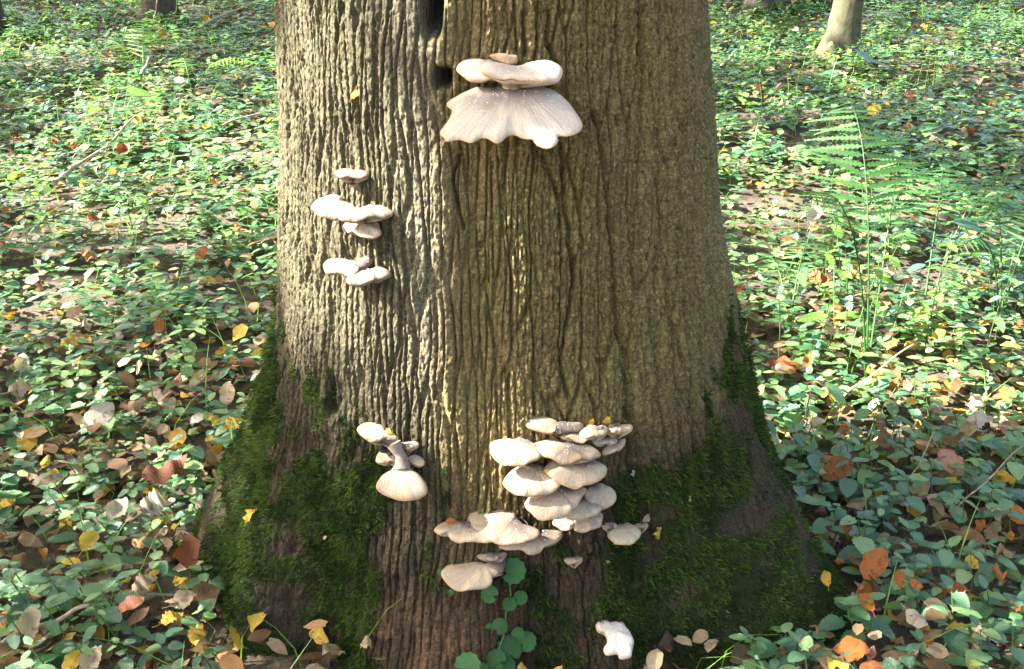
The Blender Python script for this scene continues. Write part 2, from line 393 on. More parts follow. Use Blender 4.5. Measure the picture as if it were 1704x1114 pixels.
clump = fbm(th*14, z0*22, 71, 3)
obj('moss', mesh_np('moss', MV-off3, MF, M_MOSS, False, scal={'rnd': np.repeat(np.clip((clump-.2)*1.5+rng.normal(0, .15, NM), 0, .98), 4)}), big_tree, kind='stuff')

# ------------------------------------------------------------------ oyster mushrooms
Z1, Z2, Z3, Z4, Z5 = (700, 60, 5.063), (480, 260, 3.481), (560, 670, 5.865), (700, 670, 3.376), (700, 880, 4.057)
def catmull(p, n):
    p = np.asarray(p, float); m = len(p); out = []
    per = max(4, n//m+1)
    for i in range(m):
        a, b, c, d = p[i-1], p[i], p[(i+1) % m], p[(i+2) % m]
        for k in range(per):
            t = k/per
            out.append(.5*((2*b)+(c-a)*t+(2*a-5*b+4*c-d)*t*t+(3*b-a-3*c+d)*t**3))
    out = np.array(out); seg = np.linalg.norm(np.roll(out, -1, 0)-out, axis=1); L = np.concatenate([[0], np.cumsum(seg)])
    cl = np.vstack([out, out[:1]]); s = np.linspace(0, L[-1], n, endpoint=False)
    return np.stack([np.interp(s, L, cl[:, 0]), np.interp(s, L, cl[:, 1])], -1)
def cap(parent, zone, pts, att, k=.72, out=.004, th=.010, dome=.05, mat=None, dep=.12, wav=.002, stem=True, seed=0, tiltmix=.5, cone=0., spread=.27, und=.0025):
    r_ = np.random.default_rng(seed+int(sum(pts[0])))
    ox, oy, s = zone
    pix = np.array([(ox+x/s, oy+y/s) for x, y in pts]); ax, ay = ox+att[0]/s, oy+att[1]/s
    pix = catmull(pix, 112)
    P0, t0 = trunk_hit(ax, ay, .004)
    rad = np.array([math.sin(t0), -math.cos(t0), 0]); tocam = np.array([-P0[0], -P0[1], 0]); tocam /= np.linalg.norm(tocam)
    hv = tocam*tiltmix+rad*(1-tiltmix); hv /= np.linalg.norm(hv)
    hpx = np.ptp(pix[:, 1]); dist = np.linalg.norm(P0-CAM)
    shrink = np.clip((hpx - .55*th*FPX/dist)/hpx, .45, 1)
    mid = (pix[:, 1].max()+pix[:, 1].min())/2
    pix[:, 1] = mid - 1*(mid-pix[:, 1])*shrink
    P0 = P0+hv*out
    D = np.array([ray(*p) for p in pix])
    def plane(phi):
        n = np.array([0, 0, 1.])*math.cos(phi)+hv*math.sin(phi)
        den = D @ n; tt = ((P0-CAM) @ n)/np.where(np.abs(den) < 1e-3, -1e-3, den)
        X = CAM+D*tt[:, None]; e1 = np.cross(n, hv); e1 /= np.linalg.norm(e1); e2 = np.cross(e1, n)
        if e2 @ hv < 0: e2 = -e2
        Q = np.stack([(X-P0) @ e1, (X-P0) @ e2], -1); return n, e1, e2, Q
    view = (P0-CAM)/dist; beta = math.asin(-view[2])
    lo, hi = -beta+.17, math.radians(86)
    for _ in range(40):
        m = (lo+hi)/2; _, _, _, Q = plane(m)
        wv = np.ptp(Q[:, 0]); dv = np.ptp(Q[:, 1])
        if dv > k*wv: lo = m
        else: hi = m
    phi = (lo+hi)/2
    n, e1, e2, Q = plane(phi)
    w = max(np.ptp(Q[:, 0]), np.ptp(Q[:, 1])); cen = Q.mean(0); att2 = np.zeros(2)
    c = cen*.62+att2*.38 if np.linalg.norm(cen) < w else cen
    na = len(Q); rings = np.array([0, .12, .25, .38, .5, .62, .72, .8, .87, .92, .96, .985, 1.0])
    e = min(th*.34, .10*w)
    ang = np.arctan2(*(Q-c).T)
    ph = r_.uniform(0, 6.28, 4)
    wave = wav*(np.sin(3*ang+ph[0])+.6*np.sin(5*ang+ph[1])+.35*np.sin(9*ang+ph[2]))*min(1, w/.08)
    V = []; ns = []; ca = []; cs = []
    for sgn in (1, -1):
        for sr in rings:
            q = c+(Q-c)*sr
            rim = math.sqrt(max(0., 1-(max(0, sr-.8)/.2)**2))
            da = np.linalg.norm(q, axis=1)/w
            dz = dome*w*(1-sr**2.2) + wave*sr**2 - dep*dome*w*2.2*np.exp(-(da/.22)**2)
            dz = dz + cone*w*np.exp(-(da/.20)**2) + und*min(1, w/.1)*sr*(fbm(ang*2.2+seed+5, sr*1.5+0*ang, 5, 2)-.5)*2
            dz = dz + .0016*(fbm(q[:, 0]*90+7, q[:, 1]*90+seed, 3, 2)-.5)*(1 if sgn > 0 else 0)
            if sgn > 0: zz = dz+e*rim
            else: zz = dz-e*rim - (1-sr)*th*.8 - .010*np.exp(-(da/.2)**2)
            V.append(P0[None]+e1*q[:, :1]+e2*q[:, 1:]+n*zz[:, None])
            ns.append(np.exp(-(da/spread)**2)); ca.append(np.arctan2(q[:, 0], q[:, 1]+.02*w)); cs.append(np.full(na, sr))
    V = np.vstack(V); ns = np.concatenate(ns); nr = len(rings); F = []
    I = np.arange(2*nr*na).reshape(2*nr, na); J = np.roll(I, -1, 1)
    flip = np.dot(np.cross(e1, e2), n) < 0
    area = np.sum(Q[:, 0]*np.roll(Q[:, 1], -1)-np.roll(Q[:, 0], -1)*Q[:, 1])
    ccw = (area > 0) != flip
    top = np.stack([I[:nr-1], I[1:nr], J[1:nr], J[:nr-1]], -1).reshape(-1, 4)
    bot = np.stack([I[nr:-1], J[nr:-1], J[nr+1:], I[nr+1:]], -1).reshape(-1, 4)
    F = np.vstack([top, bot]);
    if not ccw: F = F[:, ::-1]
    base = np.array(parent.location)
    o = obj('cap', mesh_np('cap', V-base, F, mat or M_CAP, scal={'near_stem': ns, 'ca': np.concatenate(ca), 'cs': np.concatenate(cs)}), parent)
    # gills: thin blades fanning from the stem under the cap
    gv = []; gf = []; ng = 40
    for i in range(ng):
        j = int(i*na/ng); b0 = V[(nr+nr-2)*na+j]; m0 = V[(nr+5)*na+j]; a0 = V[(nr+2)*na+j]
        q = len(gv); gv += [a0+n*.002, m0+n*.002, b0+n*.001, b0-n*.001, m0-n*.0045, a0-n*.004]
        gf += [(q, q+1, q+4, q+5), (q+1, q+2, q+3, q+4)]
    obj('gills', mesh_np('gills', np.array(gv)-base, np.array(gf), M_GILL, False), o)
    if stem:
        tgt = P0+(e1*c[0]+e2*c[1])*.35-n*(th*.9)
        st = trunk_pt(np.array(t0), np.array(P0[2]-.012), -.012)
        t_ = np.linspace(0, 1, 6)[:, None]
        pth = st*(1-t_)+tgt*t_-np.array([0, 0, .006])*np.sin(t_*math.pi)
        v, f = tube(pth, np.linspace(.009, .017, 6)*min(1, w/.1)+.002, 10)
        obj('stem', mesh_np('stem', v-base, f, M_CAP2), parent)
    return o
def cluster(zone, att, label, group=None):
    ox, oy, s = zone; p, th = trunk_hit(ox+att[0]/s, oy+att[1]/s)
    return obj('oyster_mushroom_cluster', None, label=label, cat='mushroom', loc=p)
# top cluster
c = cluster(Z1, (765, 420), 'largest pale oyster mushroom with ragged wavy rim and three smaller caps above it')
cap(c, Z1, [(690,425),(600,432),(480,437),(400,455),(300,505),(228,550),(222,590),(250,625),(270,640),(225,710),(155,800),(195,840),(205,885),(240,880),(340,875),(420,910),(500,875),(560,880),(640,930),(700,895),(720,870),(790,845),(860,875),(960,900),(975,935),(1010,970),(1070,990),(1130,965),(1160,910),(1155,865),(1240,860),(1320,820),(1365,750),(1355,690),(1310,620),(1240,545),(1150,490),(1050,450),(930,430),(850,420)], (770,415), k=.72, dome=.035, dep=.05, wav=.0025, mat=M_CAPBIG, th=.011, tiltmix=.8, cone=.03, spread=.50, und=.004)
cap(c, Z1, [(500,240),(540,220),(600,235),(680,262),(760,270),(850,245),(960,235),(1060,220),(1130,230),(1185,265),(1200,300),(1180,350),(1130,395),(1060,412),(980,415),(900,405),(800,390),(700,365),(600,345),(545,325),(500,280)], (800,255), k=.45, out=.03, th=.014, mat=M_CAPTOP, dome=.02)
cap(c, Z1, [(300,280),(330,220),(400,190),(490,180),(560,195),(640,230),(690,265),(700,330),(670,370),(600,390),(520,395),(430,390),(370,365),(315,325)], (640,240), k=.7, out=.012, mat=M_CAPTOP, th=.012)
cap(c, Z1, [(580,165),(630,145),(700,145),(770,160),(815,175),(820,210),(800,240),(740,255),(660,215)], (740,185), k=.5, mat=M_CAPT, th=.006, out=.022)
p1, _ = trunk_hit(700+768/5.063, 60+500/5.063, .020); p2, _ = trunk_hit(700+768/5.063, 60+420/5.063, .022); p3, _ = trunk_hit(700+765/5.063, 60+340/5.063, .018)
v, f = tube([p1, (p1+p2)/2, p2, p3], [.018, .017, .014, .015], 16); obj('stem', mesh_np('stem', v-np.array(c.location), f, M_CAP), c)
# three small groups on the sunny flank
c = cluster(Z2, (385, 95), 'small single pale mushroom on a short stalk above the other flank mushrooms')
cap(c, Z2, [(262,95),(285,80),(330,76),(390,80),(440,90),(465,108),(460,125),(420,134),(360,134),(310,130),(285,112)], (385,92), k=.7, mat=M_CAP2, th=.009)
c = cluster(Z2, (420, 310), 'group of four overlapping whitish caps on the sunlit bark below the single one')
cap(c, Z2, [(133,290),(150,255),(200,225),(250,217),(300,235),(345,268),(390,290),(350,330),(290,370),(240,375),(190,362),(150,330)], (360,280), k=.75, mat=M_CAP2, dome=.07)
cap(c, Z2, [(280,300),(310,278),(350,272),(385,290),(360,320),(310,325)], (360,285), k=.7, out=.012, mat=M_CAP2, th=.007)
cap(c, Z2, [(288,345),(330,310),(400,295),(480,282),(505,292),(560,298),(600,315),(607,335),(560,350),(500,370),(430,383),(350,382),(295,370)], (450,295), k=.62, mat=M_CAP2, out=.02)
cap(c, Z2, [(318,395),(360,370),(450,365),(520,390),(530,415),(541,450),(520,475),(460,483),(410,470),(370,445),(340,435)], (430,370), k=.75, mat=M_CAP)
c = cluster(Z2, (470, 640), 'pair of folded whitish caps lowest on the sunlit flank')
cap(c, Z2, [(205,630),(230,595),(290,588),(350,600),(385,612),(430,600),(470,570),(497,570),(495,595),(460,640),(425,660),(410,690),(360,708),(300,692),(225,690),(205,660)], (430,610), k=.6, mat=M_CAP2, out=.012)
cap(c, Z2, [(338,720),(380,705),(440,665),(490,640),(550,642),(590,665),(592,690),(560,712),(500,735),(430,750),(360,755),(340,742)], (510,645), k=.6, mat=M_CAP2)
# stacked mushroom with waist
c = cluster(Z3, (630, 540), 'waisted mushroom with domed bell-shaped lower cap and two ear-like small caps')
cap(c, Z3, [(200,275),(225,220),(270,182),(330,168),(400,185),(450,230),(480,290),(540,335),(600,350),(605,375),(560,385),(500,388),(440,395),(370,400),(300,385),(240,340)], (520,330), k=.6, out=.02, th=.012)
cap(c, Z3, [(610,400),(680,385),(740,378),(800,390),(805,420),(770,440),(740,460),(690,475),(640,440)], (680,400), k=.6, out=.012, th=.006)
cap(c, Z3, [(382,570),(395,510),(440,468),(500,470),(550,500),(600,560),(595,590),(540,585),(480,595),(430,605),(390,595)], (580,555), k=.75, th=.006, out=.016)
cap(c, Z3, [(690,560),(700,535),(740,508),(790,505),(840,535),(860,580),(855,620),(815,638),(760,620),(715,590)], (700,550), k=.75, th=.006, out=.016)
cap(c, Z3, [(600,585),(640,560),(690,590),(750,650),(810,700),(860,770),(885,830),(892,890),(870,925),(800,965),(720,988),(640,980),(570,960),(480,925),(405,880),(388,830),(420,760),(470,690),(530,645)], (640,575), k=.85, th=.014, dome=.14, dep=.05, out=.012, wav=.002)
pa, _ = trunk_hit(560+625/5.865, 670+560/5.865, -.01); pb, _ = trunk_hit(560+560/5.865, 670+400/5.865, .028); pc, _ = trunk_hit(560+640/5.865, 670+640/5.865, .03)
pa2, _ = trunk_hit(560+630/5.865, 670+520/5.865, .025)
v, f = tube([pc, pa2, (pa2+pb)/2+np.array([0, -.002, 0]), pb], [.013, .0085, .009, .012], 14)
obj('stem', mesh_np('stem', v-np.array(c.location), f, M_CAP2), c)
# the tall shelf cluster
c = cluster(Z4, (830, 400), 'tall cluster of many overlapping beige shelf caps stacked on the trunk')
MAIN = [
 ([(568,100),(585,65),(640,55),(700,80),(760,108),(830,122),(910,125),(905,150),(870,170),(800,178),(730,185),(660,165),(600,140)], (800,118), .4, .012, .010),
 ([(890,175),(920,140),(960,122),(1010,125),(1050,150),(1040,180),(990,200),(930,205)], (980,125), .7, .02, .007),
 ([(1035,160),(1060,130),(1110,118),(1160,120),(1188,140),(1185,160),(1130,172),(1080,185)], (1090,125), .6, .012, .009),
 ([(780,185),(850,170),(930,160),(1000,180),(980,205),(900,222),(820,215)], (880,165), .55, .004, .006),
 ([(960,215),(1020,190),(1070,185),(1105,210),(1090,232),(1040,242),(980,238)], (1040,188), .6, .006, .006),
 ([(1020,270),(1060,240),(1110,215),(1150,210),(1140,245),(1105,280),(1060,295),(1025,290)], (1080,222), .7, .003, .005),
 ([(392,275),(410,225),(470,193),(550,195),(600,205),(660,240),(680,300),(660,335),(600,358),(540,368),(470,358),(420,330)], (590,205), .75, .012, .011),
 ([(615,250),(650,215),(720,205),(800,215),(880,230),(960,245),(1010,275),(1005,300),(960,330),(880,348),(800,343),(720,325),(650,295)], (840,222), .62, .03, .011),
 ([(690,380),(720,335),(780,305),(860,295),(950,305),(1010,325),(1045,365),(1040,410),(1000,455),(930,480),(850,483),(770,460),(710,425)], (880,300), .72, .024, .011),
 ([(462,480),(480,420),(520,360),(600,335),(680,340),(740,390),(800,450),(790,480),(740,510),(660,530),(585,538),(520,520)], (650,338), .75, .012, .011),
 ([(590,600),(590,545),(650,490),(740,450),(840,450),(930,475),(915,530),(870,590),(820,640),(760,668),(680,678),(630,655)], (800,450), .78, .022, .011),
 ([(920,500),(960,460),(1010,445),(1060,465),(1095,500),(1098,550),(1070,590),(1020,610),(970,600),(925,550)], (980,455), .8, .004, .009),
 ([(810,640),(840,580),(890,535),(950,525),(1000,565),(1018,605),(990,640),(930,660),(850,662)], (920,525), .75, .014, .009),
 ([(740,680),(770,640),(830,625),(865,650),(866,700),(830,730),(780,715)], (810,630), .8, .012, .008),
 ([(860,690),(870,640),(940,625),(1000,615),(1025,635),(1010,690),(970,725),(910,738),(866,725)], (940,622), .75, .006, .008)]
for i, (p, a, k, ot, t_) in enumerate(MAIN): cap(c, Z4, p, a, k=k, out=ot, th=t_, seed=i, dome=.06, wav=.003)
c = cluster(Z4, (600, 720), 'spreading greyish funnel mushroom with frost-white centre and lobed caps beside it')
cap(c, Z4, [(262,665),(280,605),(330,575),(400,568),(470,578),(520,610),(550,650),(600,690),(665,725),(660,760),(600,792),(520,803),(430,800),(370,780),(320,740),(280,705)], (560,650), k=.75, out=.022, dome=.03, dep=.3, th=.009, spread=.36, und=0.)
cap(c, Z4, [(75,730),(85,695),(130,668),(200,655),(270,665),(320,705),(390,760),(395,795),(330,800),(240,795),(170,770),(150,745),(105,755)], (270,665), k=.55, out=.010, th=.009)
cap(c, Z4, [(438,815),(500,800),(600,780),(670,745),(690,710),(740,700),(785,720),(795,750),(760,790),(700,820),(650,850),(610,862),(560,840),(480,838)], (690,715), k=.5, out=.010, th=.008)
c = cluster(Z4, (450, 875), 'fan-shaped pinkish grey mushroom with small cap above it beside round green leaves')
cap(c, Z4, [(315,865),(330,840),(370,838),(440,845),(485,850),(450,875),(400,892),(350,885)], (430,845), k=.6, th=.006)
cap(c, Z4, [(115,970),(150,915),(220,885),(290,890),(360,905),(430,895),(475,880),(470,920),(440,970),(405,990),(400,1025),(340,1050),(260,1062),(190,1055),(135,1015)], (440,890), k=.72, dome=.05, out=.006)
c = cluster(Z4, (1110, 700), 'small round mushroom with two tiny caps below the tall shelf cluster')
cap(c, Z4, [(1048,760),(1070,710),(1120,675),(1180,675),(1220,700),(1240,735),(1225,770),(1190,800),(1140,805),(1090,795)], (1120,678), k=.85, th=.008, dome=.07)
cap(c, Z4, [(1000,690),(1040,672),(1090,680),(1105,700),(1070,715),(1030,705)], (1060,676), k=.6, th=.005, out=.014)
cap(c, Z4, [(1200,690),(1240,675),(1278,685),(1270,703),(1230,705)], (1240,678), k=.6, th=.004)
c = cluster(Z4, (855, 880), 'tiny peg-like white mushroom alone on dark moss'); c.name = 'oyster_mushroom'
cap(c, Z4, [(805,875),(850,865),(905,868),(908,890),(870,905),(820,905)], (860,868), k=.6, th=.006)
c = cluster(Z5, (1300, 640), 'broken chunk of old white mushroom flesh on bare brown bark'); c.name = 'mushroom_fragment'
cap(c, Z5, [(1180,635),(1200,590),(1240,600),(1270,620),(1330,620),(1380,660),(1420,700),(1440,760),(1425,850),(1415,890),(1350,900),(1330,865),(1260,870),(1235,820),(1260,770),(1240,710),(1190,690)], (1310,612), k=1.25, th=.016, dome=.06, dep=-.2, wav=.002, mat=M_CRUST, stem=False, out=.012)
cap(c, Z5, [(1250,670),(1290,625),(1350,625),(1390,670),(1380,705),(1330,715),(1280,700)], (1310,640), k=.9, th=.010, dome=.08, mat=M_CRUST, stem=False, out=.03)

# ------------------------------------------------------------------ leaves, shared shapes
def leaf_t(rows, wid=.38, peak=.38, serr=.0, fold=.15, droop=.2, heart=0., twist=0., point=.6, curl=0.):
    t = np.linspace(0, 1, rows)
    wv = wid*np.where(t < peak, np.sin(np.pi/2*np.clip(t/peak, 0, 1))**.7, np.cos(np.pi/2*np.clip((t-peak)/(1-peak), 0, 1))**point)
    wv = np.maximum(wv, .015); wv = wv*(1+serr*np.where(np.arange(rows) % 2 == 0, 1, -1))
    if heart: wv[0] = wid*heart
    x = t; z = -droop*t**2 + twist*np.sin(t*7)
    V = []
    for i in range(rows):
        xb = x[i]-(.12*heart if i == 0 else 0)
        V += [(xb, wv[i], z[i]+fold*wv[i]+curl*wv[i]**2*8), (x[i], 0, z[i]), (xb, -wv[i], z[i]+fold*wv[i]*.8+curl*wv[i]**2*8)]
    F = []
    for i in range(rows-1):
        for k in range(2):
            a = i*3+k; F.append((a, a+1, a+4, a+3))
    return np.array(V), np.array(F)[:, ::-1]
def lobed_t(fold=.1, droop=.1, lobes=5, s=1.):
    V = [(0, 0, 0)]; n = 4*lobes; F = []
    for i in range(n+1):
        a = math.radians(-150+300*i/n); r = (.66 if i % 4 == 0 else (.90 if i % 4 == 2 else .74))*(1-.25*abs(a)/2.6)
        r *= 1+.16*math.sin(i*1.7+3*lobes); V.append((.3+r*.7*math.cos(a), r*.6*math.sin(a), fold*abs(math.sin(a))*r-droop*r*r+.09*math.sin(i*2.1)))
    V = np.array(V); V[0] = (.3, 0, 0)
    for i in range(1, n, 2): F.append((0, i, i+1, i+2))
    return V, np.array(F)
def rotm(yaw, pitch, roll):
    cy, sy, cp, sp, cr, sr = np.cos(yaw), np.sin(yaw), np.cos(pitch), np.sin(pitch), np.cos(roll), np.sin(roll)
    o = np.zeros_like(cy); l = o+1
    Rz = np.stack([cy, -sy, o, sy, cy, o, o, o, l], -1).reshape(-1, 3, 3)
    Ry = np.stack([cp, o, sp, o, l, o, -sp, o, cp], -1).reshape(-1, 3, 3)
    Rx = np.stack([l, o, o, o, cr, -sr, o, sr, cr], -1).reshape(-1, 3, 3)
    return Rz @ Ry @ Rx
def scatter(T, pos, R, scale, rnd):
    V, F = T; n = len(pos)
    X = np.einsum('nij,vj->nvi', R, V)*np.asarray(scale)[:, None, None]+pos[:, None, :]
    FF = F[None]+(np.arange(n)*len(V))[:, None, None]
    return X.reshape(-1, 3), FF.reshape(-1, F.shape[1]), np.concatenate([np.repeat(rnd, len(V))[:, None], np.tile(V[:, :2], (n, 1))], 1)
def sc3(A): return {'rnd': A[:, 0], 'lu': A[:, 1], 'lv': A[:, 2]}
def leaf_mesh(T, mat):
    V, F = T; return mesh_np('leaf', V, F, mat, scal={'lu': V[:, 0], 'lv': V[:, 1]})
def join3(parts):
    V, F, A = [], [], []; o = 0
    for v, f, a in parts: V.append(v); F.append(f+o); A.append(a); o += len(v)
    return np.vstack(V), np.vstack(F), np.concatenate(A)

# ------------------------------------------------------------------ ground cover
def inside_trunk(x, y, m=.0):
    q = np.stack([x-TC[0], y-TC[1]], -1); th = np.arctan2(q[..., 0], -q[..., 1])
    return np.hypot(q[..., 0], q[..., 1]) < trunk_r(th, 0*th+.03)+m
def sample_wedge(dens, y0=.75, y1=11.5, seed=0, gap=.0):
    r = np.random.default_rng(seed); n = int(dens*24*(y1-y0))
    x = r.uniform(-12, 12, n); y = r.uniform(y0, y1, n)
    m = (np.abs(x) < .60*y+.45) & ~inside_trunk(x, y, .01)
    if gap: m &= ~((np.abs(x-TC[0]) < .42) & (y < 1.5))
    if gap: m &= (fbm(x*1.6+50, y*1.6, 81, 3)+r.uniform(-.12, .12, n)) > gap - .12*(y < 2.3)
    return x[m], y[m]
px_, py_ = sample_wedge(275, seed=3, gap=.24)
NP = len(px_); pz_ = gh(px_, py_)
ph_ = rng.uniform(.05, .13, NP)*(.75+.5*fbm(px_*2, py_*2, 83, 2)); prot = rng.uniform(0, 6.28, NP); psz = rng.uniform(.65, 1.5, NP); prnd = np.clip(.15+.7*fbm(px_*1.3, py_*1.3, 85, 3)+rng.normal(0, .22, NP), 0, .99)
leaf_hi = [leaf_t(7, .32+.03*i, .36, .05, .08+.05*i, .10+.05*i, heart=.55, twist=.015) for i in range(3)]
leaf_vlo = leaf_t(3, .36, .5, 0, .1, .12)
leaf_vlo[0][0:3, 1] = (.2, 0, -.2)
leaf_lo = [leaf_t(4, .38, .38, .0, .10+.06*i, .12, heart=.5) for i in range(2)]
sx, sy, sdp = project(np.stack([px_, py_, pz_+ph_], -1))
infr = (sx > -10) & (sx < W+10) & (sy > -10) & (sy < H+30)
behind = inside_trunk(px_, py_) | ((np.abs(sx-830) < 420) & (sdp > 1.75) & (sy < 800))
score = np.where(infr & ~behind, np.nan_to_num(sdp, nan=99), 99)
near = np.argsort(score)[:280]; isnear = np.zeros(NP, bool); isnear[near] = True
def plant_leaves(n_lv_seed):
    r = np.random.default_rng(n_lv_seed); out = []
    lv = 3 if r.random() < .6 else 2
    for L in range(lv):
        zf = [1.0, .72, .42][L]; sz = [.024, .036, .039][L]*r.uniform(.85, 1.15)
        for s in (0, 1):
            out.append((zf, L*math.pi/2+s*math.pi+r.uniform(-.25, .25), r.uniform(-.12, .16), r.uniform(-.16, .16), sz*r.uniform(.85, 1.12)))
    out.append((1.03, r.uniform(0, 6), -.5, 0, .018)); return out
PT = [plant_leaves(100+i) for i in range(24)]
parts = []; stemsV = []
far = np.where(~isnear)[0]
for k, pt in enumerate(PT):
    ids = far[far % len(PT) == k]
    for (zf, yaw, pit, rol, sz) in pt:
        n = len(ids); y = prot[ids]+yaw+rng.normal(0, .2, n)
        pos = np.stack([px_[ids]+.006*np.cos(y), py_[ids]+.006*np.sin(y), pz_[ids]+ph_[ids]*zf], -1)
        R = rotm(y, np.full(n, pit)+rng.normal(0, .10, n), np.full(n, rol)+rng.normal(0, .10, n))
        s_ = sz*psz[ids]*np.where(py_[ids] > 4, 1.25, 1.0); rd = np.clip(prnd[ids]+rng.normal(0, .10, n), 0, .99)
        nearm = py_[ids] < 2.5
        farm = py_[ids] > 4.6
        for msk, T in ((nearm, leaf_hi[k % 3]), (~nearm & ~farm, leaf_lo[k % 2]), (farm, leaf_vlo)):
            if msk.any(): parts.append(scatter(T, pos[msk], R[msk], s_[msk], rd[msk]))
V, F, A = join3(parts)
obj('ground_cover', mesh_np('ground_cover', V, F, M_GREEN, scal=sc3(A)), kind='stuff', label='dense low carpet of green toothed leaves covering the forest floor', cat='ground cover')
# the nearest plants one by one
LM = [leaf_mesh(leaf_t(17, .31+.03*i, .32, .095, .10+.06*i, .12+.06*i, heart=.6, twist=.015), M_GREEN) for i in range(3)]
v, f = tube([(0, 0, -.15), (.02, .01, .4), (0, 0, 1)], [.0016, .0014, .001], 5); v[:, :2] *= 1
SM = mesh_np('stem', v, f, M_STEM)
for i in near:
    rt = obj('dead_nettle', None, label='low dead nettle plant with paired toothed bluish green leaves', cat='plant', group='dead nettle plants of the forest floor', loc=(px_[i], py_[i], pz_[i]))
    st = obj('stem', SM, rt); st.scale = (1, 1, ph_[i])
    for (zf, yaw, pit, rol, sz) in PT[i % len(PT)]:
        lf = obj('leaf', LM[i % 3], rt); y = prot[i]+yaw+random.gauss(0, .15); s_ = sz*psz[i]*1.05
        lf.location = (.006*math.cos(y), .006*math.sin(y), ph_[i]*zf); lf.rotation_euler = (rol, pit+random.gauss(0, .12), y); lf.scale = (s_,)*3

# ------------------------------------------------------------------ fallen leaves
beech = [leaf_t(8, .34, .45, .03, .12, .12, twist=.02), leaf_t(8, .36, .45, .03, .35, -.15, curl=.1), leaf_t(8, .33, .42, .03, .55, .35, twist=.04), leaf_t(8, .32, .45, 0, -.3, -.3, curl=-.1)]
def crumple(T, a, seed):
    r = np.random.default_rng(seed); V, F = T; V = V.copy(); n = len(V)//3
    kn = np.linspace(0, n-1, 6); ii = np.arange(n)
    for k in (0, 2):
        V[k::3, 1] *= np.interp(ii, kn, r.uniform(1-1.6*a, 1+a*.7, 6))*(1+r.normal(0, .03+.1*a, n))
        V[k::3, 2] += np.interp(ii, kn, r.normal(0, a*.45, 6))
    V[1::3, 2] += np.interp(ii, kn, r.normal(0, a*.15, 6))
    bend = np.interp(ii, kn, r.normal(0, a*.3, 6)); V[:, 2] += np.repeat(bend, 3)
    return V, F
beech_lo = [crumple(t, .10+.05*i, i) for i, t in enumerate(beech)]
beech = [crumple(leaf_t(17, .34, .45, .02, .12, .12, twist=.02), .12, 1), crumple(leaf_t(17, .36, .45, .02, .35, -.15, curl=.1), .2, 2), crumple(leaf_t(17, .33, .42, .02, .55, .35, twist=.04), .22, 3), crumple(leaf_t(17, .32, .45, .01, -.3, -.3, curl=-.1), .2, 4)]
lob = [crumple(leaf_t(19, .42, .45, .12, .3, -.1), .40, 7), crumple(leaf_t(19, .38, .4, .14, -.2, .3, curl=.1), .45, 9)]
lx, ly = sample_wedge(230, seed=5); lx2, ly2 = sample_wedge(550, .75, 2.8, seed=6); lx = np.concatenate([lx, lx2]); ly = np.concatenate([ly, ly2])
nL = len(lx); lz = gh(lx, ly)+rng.uniform(.004, .02, nL)
up = rng.random(nL) < .22; lz = lz+up*rng.uniform(.03, .09, nL)
parts = []
lsz = rng.uniform(.025, .06, nL); kind = rng.integers(0, 6, nL)
for k in range(6):
  for T, msk in ((leaf_lo[0] if k < 2 else beech_lo[k-2], ly < 2.4), (leaf_vlo, ly >= 2.4)):
    ids = np.where((kind == k) & msk)[0]; n = len(ids)
    R = rotm(rng.uniform(0, 6.28, n), rng.normal(0, .35, n), rng.normal(0, .35, n))
    parts.append(scatter(T, np.stack([lx[ids], ly[ids], lz[ids]], -1), R, lsz[ids], rng.random(n)*.99))
V, F, A = join3(parts)
obj('leaf_litter', mesh_np('leaf_litter', V, F, M_LITTER, scal=sc3(A)), kind='stuff', label='brown and tan autumn leaf litter between the green plants', cat='leaf litter')

KM = {'orange': M_ORANGE, 'rust': M_RUST, 'yellow': M_YELLOW, 'tan': M_TAN, 'pale': M_PALE, 'pink': M_PINK}
FM = {}
def fmesh(col, shp):
    if (col, shp) not in FM:
        T = beech[shp] if shp < 4 else lob[shp-4]
        V, F = T
        v2, f2 = tube([(-.28, .02, .03), (-.1, 0, .01), (.05, 0, 0)], [.012, .01, .008], 4)
        VV, FF = join([(V, F), (v2, f2)]); FM[(col, shp)] = mesh_np('fallen_leaf', VV, FF, KM[col], scal={'lu': VV[:, 0], 'lv': VV[:, 1]})
    return FM[(col, shp)]
def place_leaf(px, py, size_px, col, shp, label, stand=.3, yaw=None, h=.115, group=None):
    p = ground_hit(px, py, h); d = np.dot(p-CAM, FW); s_ = size_px/FPX*d*.95
    yaw = random.uniform(0, 6.28) if yaw is None else yaw
    o = obj('fallen_leaf', fmesh(col, shp), label=label, cat='leaf', group=group)
    nrm = Vector((0, 0, 1)).lerp(Vector((-p[0], -p[1], .9)).normalized(), stand).normalized()
    q = nrm.to_track_quat('Z', 'Y').to_matrix().to_4x4()
    Mx = Matrix.Translation(Vector(p)) @ q @ Matrix.Rotation(yaw, 4, 'Z') @ Matrix.Scale(s_, 4) @ Matrix.Translation((-.5, 0, 0))
    o.matrix_world = Mx; return o
